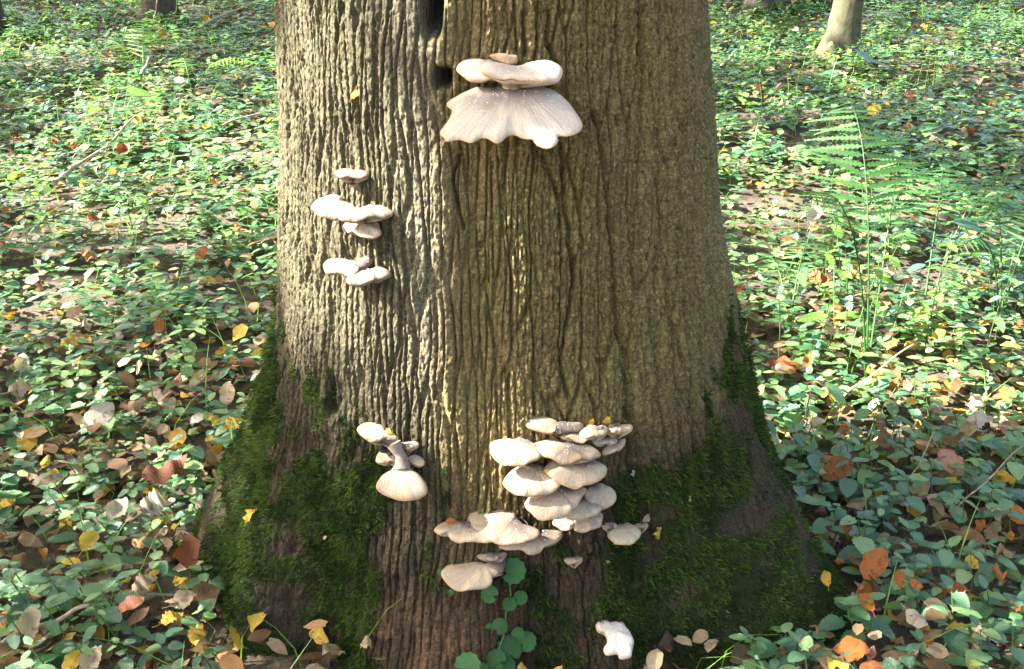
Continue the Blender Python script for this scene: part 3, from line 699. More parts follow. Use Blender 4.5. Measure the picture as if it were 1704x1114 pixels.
SPEC = [
 (1455, 938, 66, 'orange', 0, 'bright orange beech leaf standing upright beside the mossy root, veins showing', .9, 1.2),
 (1417, 1083, 62, 'orange', 1, 'broad orange-brown leaf with curled edge at the foot of the mossy root', .6, .2),
 (1450, 1110, 45, 'orange', 0, 'orange leaf half tucked under the broad curled one', .4, .6),
 (1497, 962, 32, 'orange', 2, 'small crumpled orange leaf next to the upright orange beech leaf', .8, 1.8),
 (1442, 1000, 42, 'orange', 2, 'folded orange leaf just below the upright orange beech leaf', .6, 2.2),
 (1583, 768, 58, 'pink', 0, 'pinkish brown oval leaf lying on green plants', .6, -.7),
 (1395, 778, 64, 'orange', 0, 'round orange leaf half covered by a light green leaf', .7, .9),
 (1360, 465, 46, 'orange', 4, 'orange leaf hanging among the fern stems', .6, .1),
 (1302, 612, 50, 'rust', 1, 'glossy curled brown leaf close to the trunk below the ferns', .5, -.3),
 (1345, 600, 30, 'orange', 2, 'small orange leaf pinned on a thin stem', .8, 1.6),
 (1315, 398, 28, 'orange', 0, 'orange leaf in the sunny patch beside the trunk', .4, .2),
 (1670, 796, 42, 'yellow', 4, 'ragged dull yellow leaf among dark green plants', .5, .2),
 (1632, 697, 46, 'pale', 5, 'pale crumpled whitish leaf on shaded plants', .7, .4),
 (1355, 358, 40, 'pale', 2, 'stark white leaf lit by sun in front of the fern', .9, 1.3),
 (1455, 184, 26, 'yellow', 4, 'yellow leaf caught in the top of the fern', .8, .6),
 (275, 780, 80, 'rust', 3, 'large arched rust-orange leaf over the ground cover', .3, .1),
 (314, 918, 66, 'rust', 2, 'long rust-brown leaf standing on edge against the root', .9, 1.5),
 (218, 1003, 50, 'rust', 0, 'flat rust-orange leaf under bluish plants', .3, .5),
 (165, 690, 62, 'pale', 0, 'large pale pinkish veined leaf facing up in green cover', .8, .6),
 (205, 250, 30, 'rust', 1, 'small russet leaf lit in the sunny patch', .6, .8),
 (335, 420, 30, 'orange', 0, 'orange beech leaf on green cover beyond the sunny patch', .7, .9),
 (265, 542, 30, 'orange', 0, 'small amber leaf standing up in shaded cover', .9, 1.5),
 (120, 570, 40, 'yellow', 5, 'crumpled yellow leaf on shaded green cover', .5, .2),
 (390, 706, 38, 'yellow', 4, 'golden yellow lobed leaf near the mossy flank', .7, .3),
 (378, 655, 42, 'tan', 0, 'upright pale tan leaf near the mossy flank', .9, 1.4),
 (148, 898, 46, 'yellow', 2, 'creased yellow leaf leaning on bluish plants', .7, .9),
 (240, 970, 48, 'tan', 5, 'crumpled beige leaf in the hollow by the root', .6, .5),
 (305, 1000, 48, 'tan', 1, 'flat beige leaf touching the foot of the root', .5, .2),
 (262, 835, 64, 'pale', 5, 'big crumpled ivory leaf behind the root', .5, .3),
 (195, 850, 50, 'pale', 1, 'curled ivory leaf next to the big crumpled one', .4, .9),
 (78, 797, 48, 'tan', 0, 'flat tan leaf with a yellow scrap beside it', .3, .1),
 (90, 790, 26, 'yellow', 2, 'narrow yellow scrap on the flat tan leaf', .8, 1.3),
 (12, 838, 28, 'yellow', 4, 'little yellow leaf beside rounded bluish leaves', .6, .3),
 (36, 605, 34, 'pale', 1, 'white curled leaf standing over a brown one', .8, 1.3),
 (36, 645, 46, 'tan', 5, 'brown withered leaf under a white curled one', .6, .2),
 (432, 588, 28, 'yellow', 0, 'pale yellow oval leaf touching the trunk edge', .7, .1),
 (1525, 1030, 46, 'pale', 3, 'white-backed rolled leaf among dark leaves', .5, -.6),
 (1590, 985, 44, 'rust', 1, 'dark rust leaf under wide green leaves', .4, .3),
 (1375, 962, 30, 'yellow', 2, 'yellow sliver of leaf hanging on the mossy root edge', .8, 1.9),
 (285, 1030, 44, 'yellow', 4, 'bright yellow shredded leaf by the grey root', .4, .3),
 (330, 1050, 40, 'yellow', 5, 'yellow crumbled leaf at the foot of the grey root', .5, 1.1),
 (300, 965, 32, 'yellow', 5, 'small yellow crumpled leaf beside green clover-like leaves', .5, 2.),
 (120, 1100, 46, 'yellow', 0, 'yellow pointed leaf behind a big scalloped leaf', .6, .9),
 (150, 1100, 50, 'tan', 1, 'folded tan leaf leaning on a yellow pointed one', .6, .8),
 (50, 1035, 60, 'tan', 2, 'greenish tan leaf upright over a fallen stick', .8, 1.4)]
for (a, b, c_, col, shp, lb, stnd, yw) in SPEC: place_leaf(a, b, c_, col, shp, lb, stnd, yw)
LBL = {'orange': 'small orange autumn leaf scattered on the green ground cover', 'rust': 'small rust-brown autumn leaf scattered on the green ground cover',
       'yellow': 'small yellow autumn leaf scattered on the green ground cover', 'tan': 'small tan autumn leaf scattered on the green ground cover',
       'pale': 'small bleached whitish leaf scattered on the green ground cover', 'pink': 'small pinkish brown leaf scattered on the green ground cover'}
cnt = 0
while cnt < 230:
    a, b = random.uniform(-20, 1724), random.uniform(5, 1110)
    if 440-max(0, b-550)*.28 < a < 1200+max(0, b-400)*.33: continue
    col = random.choices(list(KM), [3, 2, 4, 5, 2.5, 1.2])[0]
    place_leaf(a, b, random.uniform(14, 27)*(.75+.5*b/1114), col, random.randrange(6), LBL[col], random.uniform(0, .8), None, random.uniform(.06, .12), 'small fallen leaves, '+col); cnt += 1
# scraps of leaf stuck to the bark
for a, b, s_, col, lb, rot in [(592, 152, 26, 'yellow', 'yellow leaf scrap stuck in a bark furrow above the flank mushrooms', 1.1), (424, 1036, 38, 'yellow', 'yellow holed leaf clinging to the mossy root', 1.4),
        (413, 857, 26, 'yellow', 'narrow ochre leaf hanging on the mossy root', 1.5), (528, 1056, 42, 'yellow', 'pale yellow curled leaf lying on dark moss of the base', -.2),
        (985, 702, 14, 'yellow', 'yellow crumb behind the uppermost shelf cap', .4), (1012, 699, 18, 'yellow', 'yellow leaf bit on the rim of the uppermost shelf cap', .1), (648, 719, 16, 'yellow', 'tiny golden scrap on the waisted mushroom', -.6),
        (750, 868, 16, 'orange', 'tiny orange scrap on the lobed cap', .2), (1078, 862, 22, 'tan', 'dry tan scrap above the small round mushroom', .1), (1098, 888, 24, 'yellow', 'yellow crumbly scrap beside the small round mushroom', -.2),
        (445+705, 830, 12, 'tan', 'pale bark flake on the dark mossy flank', .2), (1055, 788, 12, 'pale', 'tiny white fleck beside the tall shelf cluster', .1), (1220, 1092, 22, 'tan', 'small tan flake low on the mossy root', 1.2), (540, 895, 8, 'tan', 'tiny tan bud lodged in moss', 1.0)]:
    p, t0 = trunk_hit(a, b, .008 if b < 650 else .016)
    if (a, b) in ((648, 719), (750, 868), (985, 702), (1012, 699)): p, t0 = trunk_hit(a, b, .028)
    o = obj('leaf_scrap', fmesh(col, random.choice((0, 2, 5))), label=lb, cat='leaf')
    nv = Vector((math.sin(t0), -math.cos(t0), .35)).normalized(); q = nv.to_track_quat('Z', 'Y').to_matrix().to_4x4()
    o.matrix_world = Matrix.Translation(Vector(p)) @ q @ Matrix.Rotation(rot, 4, 'Z') @ Matrix.Scale(s_/FPX*np.dot(p-CAM, FW)*1.1, 4) @ Matrix.Translation((-.5, 0, 0))

# ------------------------------------------------------------------ round-leaved creeper on the trunk base
def round_leaf():
    n = 20; V = [(0, 0, -.03)]; F = []
    for i in range(n+1):
        a = math.radians(-165+330*i/n); r = .5*(1+(.06 if i % 2 else -.05))
        V.append((.42+r*math.cos(a)*(1 if abs(a) < 2.4 else .92), r*math.sin(a), .06*math.cos(2*a)))
    V = np.array(V); V[0] = (.22, 0, -.04)
    for i in range(1, n, 2): F.append((0, i, i+1, i+2))
    return V, np.array(F)
RL = leaf_mesh(round_leaf(), leaf_shader('creeper_leaf', [(0, (.018, .085, .018)), (1, (.035, .13, .028))], .42, .2))
pos0, t0 = trunk_hit(846, 1000)
cr = obj('creeping_ivy', None, label='creeper with round scalloped green leaves climbing the dark trunk base', cat='plant', loc=pos0)
path = []
for a, b in ((815, 1130), (826, 1090), (838, 1060), (842, 1020), (850, 990), (846, 960), (838, 930)):
    p, _ = trunk_hit(a, b, .012); path.append(p)
v, f = tube(path, .0015, 6); obj('stem', mesh_np('stem', v-pos0, f, M_STEM), cr)
for a, b, s_, rot in [(853, 950, 44, .3), (815, 989, 30, 2.6), (866, 995, 24, .4), (848, 1005, 24, -1.5), (831, 1043, 28, .8), (862, 1055, 22, .9), (876, 1068, 34, .5), (848, 1080, 44, 1.6), (826, 1098, 34, 2.6), (840, 1108, 36, -1.2), (778, 1108, 44, .6), (750, 987, 12, .2), (733, 952, 12, 2.), (813, 1043, 10, 2.), (800, 1118, 30, 1.)]:
    p, t0 = trunk_hit(a, b, .022); lf = obj('leaf', RL, cr)
    nv = Vector((math.sin(t0)*.7+random.gauss(0, .12), -math.cos(t0)*.8, .75)).normalized(); q = nv.to_track_quat('Z', 'Y').to_matrix().to_4x4()
    lf.matrix_basis = Matrix.Translation(Vector(p-pos0)) @ q @ Matrix.Rotation(rot, 4, 'Z') @ Matrix.Scale(s_/FPX*np.dot(p-CAM, FW), 4) @ Matrix.Translation((-.42, 0, 0))

# ------------------------------------------------------------------ ferns
def pinna():
    V, F = leaf_t(25, .042, .12, .42, .1, .12, point=.8); return V, F
PIN = mesh_np('pinna', *pinna(), M_FERN)
PINL = mesh_np('pinna', *pinna(), M_GREEN_L)
def fern(base, fronds, label, mesh=PIN, mat=M_FERN):
    rt = obj('fern', None, label=label, cat='fern', loc=base)
    for (tip, arch, n, wid, start) in fronds:
        a = np.zeros(3); c_ = np.array(tip)-base; b_ = c_*np.array([.35, .35, .75])+np.array([0, 0, arch])
        t = np.linspace(0, 1, 24)[:, None]; P = a*(1-t)**2+2*b_*t*(1-t)+c_*t**2
        L = np.linalg.norm(np.diff(P, axis=0), axis=1).sum()
        v, f = tube(P, np.linspace(.0035, .0008, 24), 5); fr = obj('frond', mesh_np('frond', v, f, mat), rt)
        tg = np.gradient(P, axis=0); tg /= np.linalg.norm(tg, axis=1)[:, None]
        for i in range(n):
            u = start+(1-start)*(i/n)**.95; j = u*23; k = int(j); p = P[k]+(P[min(23, k+1)]-P[k])*(j-k); td = tg[k]
            sd_ = np.cross(td, (0, 0, 1)); sd_ /= np.linalg.norm(sd_)+1e-6
            uu = (u-start)/(1-start); ln = wid*L*(math.sin(math.pi*min(1, .18+uu*.82))**.8+.05)
            for s in (1, -1):
                d = sd_*s*.92+td*.35+np.array([0, 0, -.10-.25*uu+random.gauss(0, .10)]); X = Vector(d).normalized(); Zv = Vector(np.cross(sd_, td)); Zv = Zv if Zv.z > 0 else -Zv
                Y = Zv.cross(X).normalized(); Zv = X.cross(Y)
                o = obj('pinna', mesh, fr); R = Matrix((X, Y, Zv)).transposed().to_4x4()
                o.matrix_basis = Matrix.Translation(Vector(p)) @ R @ Matrix.Scale(ln*random.uniform(.78, 1.1), 4)
    return rt
def at_px(px, py, dist):
    d = ray(px, py); return CAM+d*(dist/(d @ FW))
b0 = ground_hit(1440, 640); dd = np.dot(b0-CAM, FW)
fern(b0, [(at_px(1412, 165, dd+.10), .10, 15, .21, .38), (at_px(1340, 330, dd-.25), .22, 12, .17, .45), (at_px(1500, 250, dd+.3), .15, 13, .17, .42)], 'tall dark green fern with feathery fronds near the trunk')
b1 = ground_hit(1530, 560)
fern(b1, [(at_px(1570, 265, dd+.55), .16, 14, .17, .4), (at_px(1690, 290, dd+.5), .18, 14, .17, .4)], 'second dark fern with arching fronds beside thin bluish-leaved stems')
b4 = ground_hit(1660, 560); d4 = np.dot(b4-CAM, FW)
fern(b4, [(at_px(1640, 330, d4+.2), .14, 13, .17, .35), (at_px(1735, 350, d4), .16, 13, .17, .35), (at_px(1590, 420, d4-.2), .2, 12, .16, .4)], 'dark fern rising from sunlit cover past the arching ferns')
b5 = ground_hit(1310, 560); d5 = np.dot(b5-CAM, FW)
fern(b5, [(at_px(1265, 430, d5+.2), .14, 12, .18, .3), (at_px(1350, 400, d5+.3), .16, 12, .18, .3), (at_px(1235, 520, d5), .12, 11, .18, .3)], 'short fern spreading close against the trunk edge')
b2 = ground_hit(240, 150)
d2 = np.dot(b2-CAM, FW)
fern(b2, [(at_px(245, 28, d2+.1), .05, 14, .24, .3), (at_px(170, 70, d2), .12, 12, .2, .3)], 'upright pale fern in front of dark far trunks', PINL, M_GREEN_L)
b3 = ground_hit(320, 160); d3 = np.dot(b3-CAM, FW)
fern(b3, [(at_px(432, 108, d3-.1), .16, 15, .2, .25), (at_px(300, 100, d3+.2), .12, 12, .2, .3)], 'sunlit fern with a frond lying sideways by the trunk', PINL, M_GREEN_L)

# ------------------------------------------------------------------ leafy stems and other single plants
def leafy(base, stem_pts, leaves, mesh, label, name='leafy_stem', rad=.0022, mat=None, cat='plant'):
    rt = obj(name, None, label=label, cat=cat, loc=base, group='nettles above the low cover' if name == 'nettle' else None)
    v, f = tube(np.array(stem_pts)-base, np.linspace(rad, rad*.5, len(stem_pts)), 6); obj('stem', mesh_np('stem', v, f, mat or M_STEM), rt)
    for (p, s_, yaw, pit) in leaves:
        lf = obj('leaf', mesh, rt); lf.location = Vector(p-base); lf.rotation_euler = (random.gauss(0, .2), pit, yaw); lf.scale = (s_,)*3
OV = leaf_t(9, .30, .45, .02, .12, .18); OVW = leaf_t(9, .36, .4, .05, .12, .15, heart=.4)
LB = leaf_mesh(OV, M_BLUEG); LG = leaf_mesh(OVW, M_GREEN); LLG = leaf_mesh(leaf_t(9, .2, .4, .04, .1, .12), M_GREEN_L); LBW = leaf_mesh(OVW, M_BLUEG)
b = ground_hit(1555, 520); d0 = np.dot(b-CAM, FW)
leafy(b, [b, at_px(1570, 440, d0-.05), at_px(1590, 390, d0-.1), at_px(1610, 345, d0-.12)], [(at_px(x, y, d0-.1+dz), s_, yw, .15) for x, y, s_, yw, dz in
      ((1560, 355, .085, .2, 0), (1585, 368, .09, -.2, -.03), (1612, 365, .07, .9, .0), (1625, 400, .07, -.9, 0), (1600, 385, .065, -2.4, .03), (1575, 430, .06, 2.8, 0), (1540, 440, .06, 3.4, 0))], LB, 'thin dark stem carrying smooth bluish oval leaves beside the ferns', rad=.0025, mat=M_TWIG)
b = ground_hit(1405, 150); d0 = np.dot(b-CAM, FW)
leafy(b, [b, at_px(1420, 120, d0), at_px(1425, 85, d0)], [(at_px(x, y, d0), s_, yw, pt) for x, y, s_, yw, pt in ((1425, 85, .16, -.4, .5), (1415, 100, .15, 2.6, .3), (1440, 102, .17, .1, .1), (1400, 118, .13, 3.3, .1), (1440, 128, .15, -.8, .4), (1465, 115, .12, .3, .1))], LBW, 'broad bluish leaved plant at the foot of the mossy sapling')
b = ground_hit(1420, 600); d0 = np.dot(b-CAM, FW)
leafy(b, [b, at_px(1388, 570, d0), at_px(1388, 440, d0+.05)], [(at_px(x, y, d0), s_, yw, pt) for x, y, s_, yw, pt in ((1388, 530, .10, .1, -.2), (1378, 525, .09, 3.3, .05), (1388, 562, .06, .2, -.1), (1350, 575, .08, 3.2, 0), (1388, 590, .05, .3, .1))], LLG, 'light green long-leaved plant under the tall fern')
b = ground_hit(1300, 760); d0 = np.dot(b-CAM, FW)
leafy(b, [b, at_px(1300, 740, d0), at_px(1310, 715, d0)], [(at_px(x, y, d0), s_, yw, pt) for x, y, s_, yw, pt in ((1312, 712, .07, .9, -.3), (1305, 735, .08, -.4, .2), (1295, 745, .08, .2, .3), (1320, 765, .08, -.6, .35), (1330, 745, .09, -.2, .1), (1375, 640, .07, -.5, .6))], LG, 'broad-leaved green plant hugging the mossy flank')
b = ground_hit(85, 1110); d0 = np.dot(b-CAM, FW)
leafy(b, [b, at_px(80, 1100, d0), at_px(75, 1095, d0-.03)], [(at_px(x, y, d0-.06), s_, yw, pt) for x, y, s_, yw, pt in ((50, 1095, .055, -.2, -.1), (70, 1108, .05, .6, 0), (95, 1090, .04, 1.2, 0))], RL, 'big scalloped bluish leaves in front of a fallen stick')
b = ground_hit(245, 1095); d0 = np.dot(b-CAM, FW)
leafy(b, [b, at_px(240, 1075, d0), at_px(243, 1060, d0)], [(at_px(x, y, d0-.02), s_, yw, pt) for x, y, s_, yw, pt in ((243, 1065, .042, .4, -.1), (236, 1068, .042, 2.9, 0), (262, 1080, .040, -.1, .1), (252, 1085, .036, -1.9, .1), (225, 1090, .040, -2.4, .1), (218, 1055, .03, 2.4, 0), (275, 1060, .036, .9, -.1))], LB, 'cluster of smooth oval bluish leaves near the grey root')
b = ground_hit(30, 1000); d0 = np.dot(b-CAM, FW)
leafy(b, [b, at_px(28, 1030, d0-.1), at_px(32, 990, d0-.08)], [(at_px(28, 1060, d0-.08), .08, 1.5, -1.0), (at_px(60, 1030, d0-.1), .06, .5, -.4), (at_px(85, 1010, d0-.08), .05, .2, -.1)], leaf_mesh(OV, M_GREEN_L), 'upright yellowish green leaf above the fallen stick')
b = ground_hit(350, 130); d0 = np.dot(b-CAM, FW)
leafy(b, [b, at_px(345, 150, d0-.1), at_px(348, 125, d0-.1)], [(at_px(x, y, d0-.1), s_, yw, pt) for x, y, s_, yw, pt in ((325, 132, .1, 3, .2), (350, 135, .1, .3, .5), (395, 125, .09, -.2, .3), (370, 138, .08, -.6, .3))], LG, 'leafy green sprig beneath the sideways fern frond')
b = ground_hit(60, 330); d0 = np.dot(b-CAM, FW)
leafy(b, [b, at_px(60, 310, d0), at_px(60, 285, d0)], [(at_px(x, y, d0), s_, yw, pt) for x, y, s_, yw, pt in ((30, 285, .09, 2.6, .5), (60, 300, .09, -.6, .5), (110, 285, .09, -.4, .6), (120, 305, .08, .3, .3), (75, 300, .07, 1.8, .1))], LG, 'green broad-leaved sprig in the sunny patch')
b = ground_hit(190, 215); d0 = np.dot(b-CAM, FW)
leafy(b, [b, at_px(205, 190, d0), at_px(215, 130, d0)], [(at_px(x, y, d0), s_, yw, pt) for x, y, s_, yw, pt in ((175, 175, .1, 3.1, .3), (210, 150, .11, .1, .1), (185, 160, .1, 2.9, .0), (230, 160, .11, -.1, .1), (175, 190, .09, -1.9, .8), (205, 125, .09, 2.5, -.1))], leaf_mesh(OV, M_GREEN_L), 'yellow-green sprig catching the sun in front of the ferns')

NET = leaf_mesh(leaf_t(9, .26, .35, .16, .1, .25), M_GREEN); NETL = leaf_mesh(leaf_t(9, .26, .35, .16, .1, .25), M_GREEN_L)
for q in range(34):
    x, y = (random.uniform(1250, 1700), random.uniform(430, 650)) if q < 24 else (random.uniform(0, 430), random.uniform(190, 480))
    b = ground_hit(x, y); hg = random.uniform(.16, .42) if q < 24 else random.uniform(.12, .22); lx_, ly_ = random.gauss(0, .05), random.gauss(0, .05)
    if inside_trunk(np.array(b[0]), np.array(b[1]), .08): continue
    stp = [b+np.array([lx_*t*t, ly_*t*t, hg*t-.01]) for t in np.linspace(0, 1, 6)]
    lv = []
    for k in range(random.randint(3, 5)):
        t = 1-.17*k; p = b+np.array([lx_*t*t, ly_*t*t, hg*t]); a = k*math.pi/2+random.uniform(-.3, .3)
        for e_ in (0, math.pi): lv.append((p, random.uniform(.035, .06)*(.7+.12*k), a+e_, random.uniform(-.1, .35)))
    leafy(b, stp, lv, NET if random.random() < .6 else NETL, 'slender upright nettle with paired leaves rising above the low cover', name='nettle', rad=.0018)
# twigs
def twig(pts, rad, label, kids=()):
    P = [ground_hit(a, b, h_) for a, b, h_ in pts]; base = P[0]
    t = np.linspace(0, 1, 14); Q = np.stack([np.interp(t, np.linspace(0, 1, len(P)), np.array(P)[:, i]) for i in range(3)], -1)
    Q[:, 2] += .006*np.sin(t*9); v, f = tube(Q-base, np.linspace(rad, rad*.55, 14), 7)
    obj('twig', mesh_np('twig', v, f, M_TWIG), label=label, cat='twig', loc=base)
twig([(0, 1075, .06), (90, 1030, .07), (150, 1010, .09)], .006, 'fallen stick crossing behind the upright yellowish leaf')
twig([(85, 310, .08), (180, 240, .1), (225, 195, .12)], .008, 'pale sunlit stick leaning through the left sunny patch'.replace('left ', ''))
twig([(330, 48, .1), (380, 20, .15), (440, 2, .2)], .010, 'thin bent branch lying on the far slope near the trunk')
twig([(370, 210, .08), (420, 190, .1), (470, 184, .1)], .006, 'pale twig ending behind the trunk edge')
twig([(1400, 665, .08), (1440, 630, .12), (1520, 575, .2)], .0035, 'straight pale stalk slanting up under the fern stems')
twig([(1320, 735, .05), (1340, 690, .1), (1350, 650, .16)], .003, 'short white stalk beside the curled glossy leaf')
twig([(1582, 858, .05), (1640, 800, .12), (1700, 745, .16)], .0022, 'long straight straw slanting over dark plants')
twig([(1505, 815, .06), (1530, 770, .12), (1555, 720, .18)], .0022, 'green straw leaning beside the pinkish brown leaf')
twig([(210, 1000, .05), (290, 985, .05), (325, 990, .05)], .003, 'leaf stalk lying against the grey root')
twig([(1200, 112, .08), (1225, 85, .1)], .01, 'grey stick on the slope just past the trunk')
twig([(235, 125, .1), (250, 95, .15)], .01, 'bleached stub of wood among the ferns')
twig([(255, 40, .1), (262, 0, .2)], .006, 'thin upright pale stem before a dark far trunk')

# grass blades
ng = 3800; gx_, gy_ = sample_wedge(80, seed=8); sel = rng.permutation(len(gx_))[:ng]; gx_, gy_ = gx_[sel], gy_[sel]; ng = len(gx_)
gz_ = gh(gx_, gy_); yaw = rng.uniform(0, 6.28, ng); L = rng.uniform(.07, .26, ng); lean = rng.uniform(.2, .9, ng)
Vg = []; D2 = np.stack([np.cos(yaw), np.sin(yaw)], -1); sdv = np.stack([-np.sin(yaw), np.cos(yaw), 0*yaw], -1)
for u in (0, .35, .7, 1):
    c_ = np.stack([gx_, gy_, gz_], -1)+np.concatenate([D2*(L*lean*u*u)[:, None], (L*(u-.35*lean*u*u))[:, None]], 1)
    w_ = (.0022*(1-u)+.0002); Vg += [c_-sdv*w_, c_+sdv*w_]
Vg = np.stack(Vg, 1); bi = (np.arange(ng)*8)[:, None]
Fg = np.concatenate([bi+np.array([[0, 1, 3, 2]])+2*i for i in range(3)])
obj('grass', mesh_np('grass', Vg.reshape(-1, 3), Fg, M_GREEN_L, scal={'rnd': np.repeat(rng.random(ng)*.9, 8)}), kind='stuff', label='thin scattered grass blades between the plants', cat='grass')

# ------------------------------------------------------------------ trees of the wood
def small_tree(px, py, wpx, lean, label, mat=M_BARK2, height=7., seed=0):
    p = ground_hit(px, py); d = np.dot(p-CAM, FW); r = wpx/FPX*d/2
    rt = obj('tree', None, label=label, cat='tree', loc=p)
    z = np.concatenate([[-.15, 0, .05, .12, .25, .45], np.linspace(.8, height, 12)])
    fl = 1+.9*np.exp(-np.maximum(z, 0)/.13); rr = r*fl*(1-.6*z/height)
    n = 40; V = []
    th = np.linspace(0, 2*np.pi, n, endpoint=False)
    zz_ = np.concatenate([np.linspace(-.15, 1.2, 40), np.linspace(1.4, height, 14)])
    for q in zz_:
        r0 = np.interp(q, z, rr)*(1+.10*np.cos(3*th+seed)*math.exp(-max(q, 0)/.2)+.12*(fbm(th*4+seed*9, np.full(n, q*3), 90+seed, 3)-.5)+.06*(fbm(th*18, np.full(n, q*4), 95, 2)-.5))
        V.append(np.stack([r0*np.cos(th)+lean*q, r0*np.sin(th), np.full(n, q)], -1))
    V = np.vstack(V); I = np.arange(len(V)).reshape(-1, n); J = np.roll(I, -1, 1)
    F = np.stack([I[:-1], J[:-1], J[1:], I[1:]], -1).reshape(-1, 4)
    obj('trunk', mesh_np('trunk', V, F, mat), rt)
    r_ = np.random.default_rng(seed); K = 500
    top = np.array([lean*height, 0, height])
    br = []
    lv = []
    for i in range(9):
        q = r_.uniform(.5, .98)*height; s0 = np.array([lean*q, 0, q]); a = r_.uniform(0, 6.28); e_ = s0+np.array([math.cos(a), math.sin(a), .6])*r_.uniform(.7, 1.6)
        br.append(tube([s0, (s0+e_)/2+np.array([0, 0, .1]), e_], [r*.35, r*.22, r*.06], 6)); lv.append(s0*.3+e_*.7+r_.normal(0, .35, (60, 3)))
    obj('branches', mesh_np('branches', *join(br), mat), rt)
    P = np.vstack(lv); n_ = len(P)
    v, f, a = scatter(leaf_lo[0], P, rotm(r_.uniform(0, 6.28, n_), r_.normal(0, .5, n_), r_.normal(0, .5, n_)), r_.uniform(.07, .12, n_), r_.random(n_))
    obj('crown', mesh_np('crown', v, f, M_CANOPY, scal=sc3(a)), rt)
M_MOSSY = mat_plain('mossy_bark', (.028, .036, .010), (.10, .085, .05), 14, .9, .01)
M_DARK = mat_plain('dark_bark', (.025, .02, .015), (.08, .06, .045), 20, .9, .01)
small_tree(1393, 92, 44, .10, 'slender leaning mossy sapling with pale split base on the slope', M_MOSSY, 6, 1)
small_tree(1262, 26, 34, 0, 'dark thin trunk cut off high on the slope past the big tree', M_DARK, 7, 2)
small_tree(1325, 14, 62, .02, 'broad purplish dark trunk behind the mossy sapling', M_DARK, 8, 3)
small_tree(268, 40, 44, 0, 'dark brown trunk behind the upright pale fern', M_DARK, 8, 4)
small_tree(-4, 65, 26, 0, 'thin grey trunk standing on the shaded slope beyond tan leaves', M_DARK, 7, 5)

# unseen trees sunward: crown leaves placed to shape the patches of sun
def lit_px(x, y):
    m = np.zeros(x.shape, bool)
    for cx, cy, rx, ry in ((230, 275, 300, 62), (120, 390, 170, 42), (420, 330, 70, 90), (190, 160, 130, 36), (320, 210, 110, 40), (1275, 290, 110, 55), (1330, 340, 150, 55), (1430, 300, 130, 45), (1610, 440, 130, 90), (1300, 430, 90, 40),
                           (1610, 55, 150, 40), (1270, 60, 90, 22), (1400, 90, 50, 30), (170, 700, 70, 22), (450, 600, 40, 25), (1500, 520, 80, 30), (1690, 530, 60, 60)):
        m |= ((x-cx)/rx)**2+((y-cy)/ry)**2 < 1.45
    return m
TPOS = np.array([(-6.3, -.3), (-8.2, 2.65), (-7.6, 8.4), (-10.5, -1.5), (-11.5, 7.)])
nl = 60000
G = np.stack([rng.uniform(-7, 7.5, nl), rng.uniform(-1.0, 11, nl)], -1); Gz = gh(G[:, 0], G[:, 1])+.08
hh = rng.uniform(3.2, 7.5, nl); tt = (hh-Gz)/S[2]
Lp = np.concatenate([G, Gz[:, None]], 1)+S[None]*tt[:, None]
ix, iy, idp = project(np.concatenate([G, Gz[:, None]], 1))
nz = fbm(G[:, 0]*2.2+20, G[:, 1]*2.2, 99, 3); nzf = fbm(G[:, 0]*5, G[:, 1]*5, 98, 2)
inlit = lit_px(np.nan_to_num(ix, nan=-9e3), np.nan_to_num(iy, nan=-9e3)+(nzf-.5)*60)
keep = np.where(inlit, nz > .72, (nz > .38) & (nzf > .3))
# sun on the upper trunk flank
t2 = (Lp[:, 0]-(TC[0]-.2))/S[0]; hit = Lp-S[None]*t2[:, None]
ontr = (np.abs(hit[:, 1]-TC[1]+.1) < .50) & (hit[:, 2] > .53+.12*(nzf-.5)) & (hit[:, 2] < 1.6)
ythr = np.where((hit[:, 2] > 1.00) & (hit[:, 2] < 1.32), 1.365, 1.295)
keep &= ~(ontr & (hit[:, 1] > ythr) & ((hit[:, 1] < 1.66) | (nz < .5)))
keep |= (hit[:, 1] <= ythr-.01) & (hit[:, 1] > .95) & (hit[:, 2] > -.1) & (hit[:, 2] < 1.7)
keep |= (np.abs(hit[:, 1]-TC[1]+.1) < .6) & (hit[:, 2] < .47) & (hit[:, 2] > -.1)
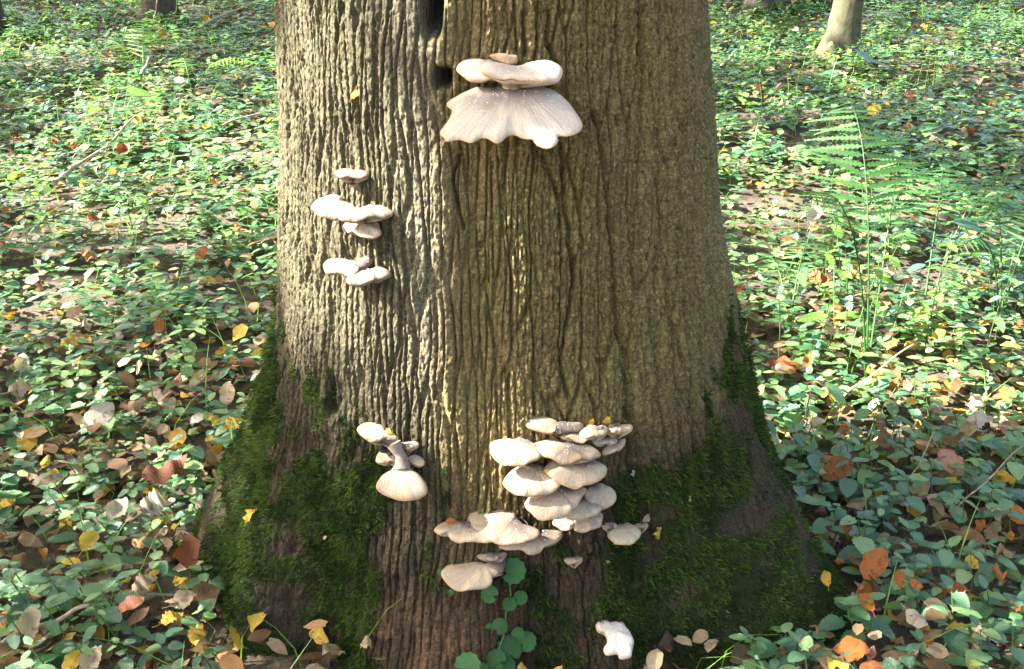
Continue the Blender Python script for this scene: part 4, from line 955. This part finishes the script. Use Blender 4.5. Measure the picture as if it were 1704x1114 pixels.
# keep the crowns clear of the picture and of the ground
keep &= Lp[:, 2] > 2.6
Lp = Lp[keep]; near_t = np.argmin(np.linalg.norm(Lp[:, None, :2]-TPOS[None], axis=2), 1)
for k, tp in enumerate(TPOS):
    z0 = float(gh(tp[0], tp[1])); b = np.array([tp[0], tp[1], z0]); hgt = 7.5
    rt = obj('tree', None, label='unseen leafy tree with crown shaped to shade the forest floor from sunward', cat='tree', group='unseen shade trees on the sunward side', loc=b)
    zs = np.array([-.2, 0, .15, .5, 2, 4, 6, 8.2]); v, f = tube(np.stack([.04*np.sin(zs*1.3+k), .04*np.cos(zs+k), zs], -1), [.34, .27, .22, .17, .15, .12, .08, .03], 18)
    obj('trunk', mesh_np('trunk', v, f, M_BARK2), rt)
    Lk = Lp[near_t == k]; br = []
    if not len(Lk): continue
    for j in rng.choice(len(Lk), 22):
        e_ = Lk[j]-b; q = max(1.8, e_[2]*.62); s0 = np.array([0, 0, min(q, 7.5)])
        tq = np.linspace(0, 1, 24)[:, None]; bp = b+s0*(1-tq)+e_*tq+np.array([0, 0, .5])*tq*(1-tq); ht = bp-S[None]*((bp[:, :1]-(TC[0]-.2))/S[0])
        if ((np.abs(ht[:, 1]-1.55) < .30) & (ht[:, 2] > .3) & (ht[:, 2] < 1.7)).any(): continue
        br.append(tube([s0, s0*.5+e_*.5+np.array([0, 0, .25]), e_], [.03, .018, .005], 6))
    obj('branches', mesh_np('branches', *join(br), M_BARK2), rt)
    n_ = len(Lk)
    v, f, a = scatter(leaf_vlo, Lk-b, rotm(rng.uniform(0, 6.28, n_), rng.normal(0, .5, n_), rng.normal(0, .5, n_)), rng.uniform(.09, .16, n_), rng.random(n_)*.9)
    obj('crown', mesh_np('crown', v, f, M_CANOPY, scal=sc3(a)), rt)
# the big tree's own limbs and crown, high above the picture
br = []; lv = []
for j in range(14):
    a = rng.uniform(0, 6.28); z0 = rng.uniform(5, 11); e_ = np.array([math.cos(a)*rng.uniform(1.5, 3.2), math.sin(a)*rng.uniform(1.5, 3.2), z0+rng.uniform(.8, 2)])
    br.append(tube([(0, 0, z0), e_*np.array([.5, .5, 0])+np.array([0, 0, z0+.7]), e_], [.09, .06, .015], 7)); lv.append(e_+rng.normal(0, .55, (130, 3)))
obj('limbs', mesh_np('limbs', *join(br), M_BARK2), big_tree)
P = np.vstack(lv); n_ = len(P)
v, f, a = scatter(leaf_lo[0], P, rotm(rng.uniform(0, 6.28, n_), rng.normal(0, .5, n_), rng.normal(0, .5, n_)), rng.uniform(.08, .13, n_), rng.random(n_)*.9)
obj('crown', mesh_np('crown', v, f, M_CANOPY, scal=sc3(a)), big_tree)
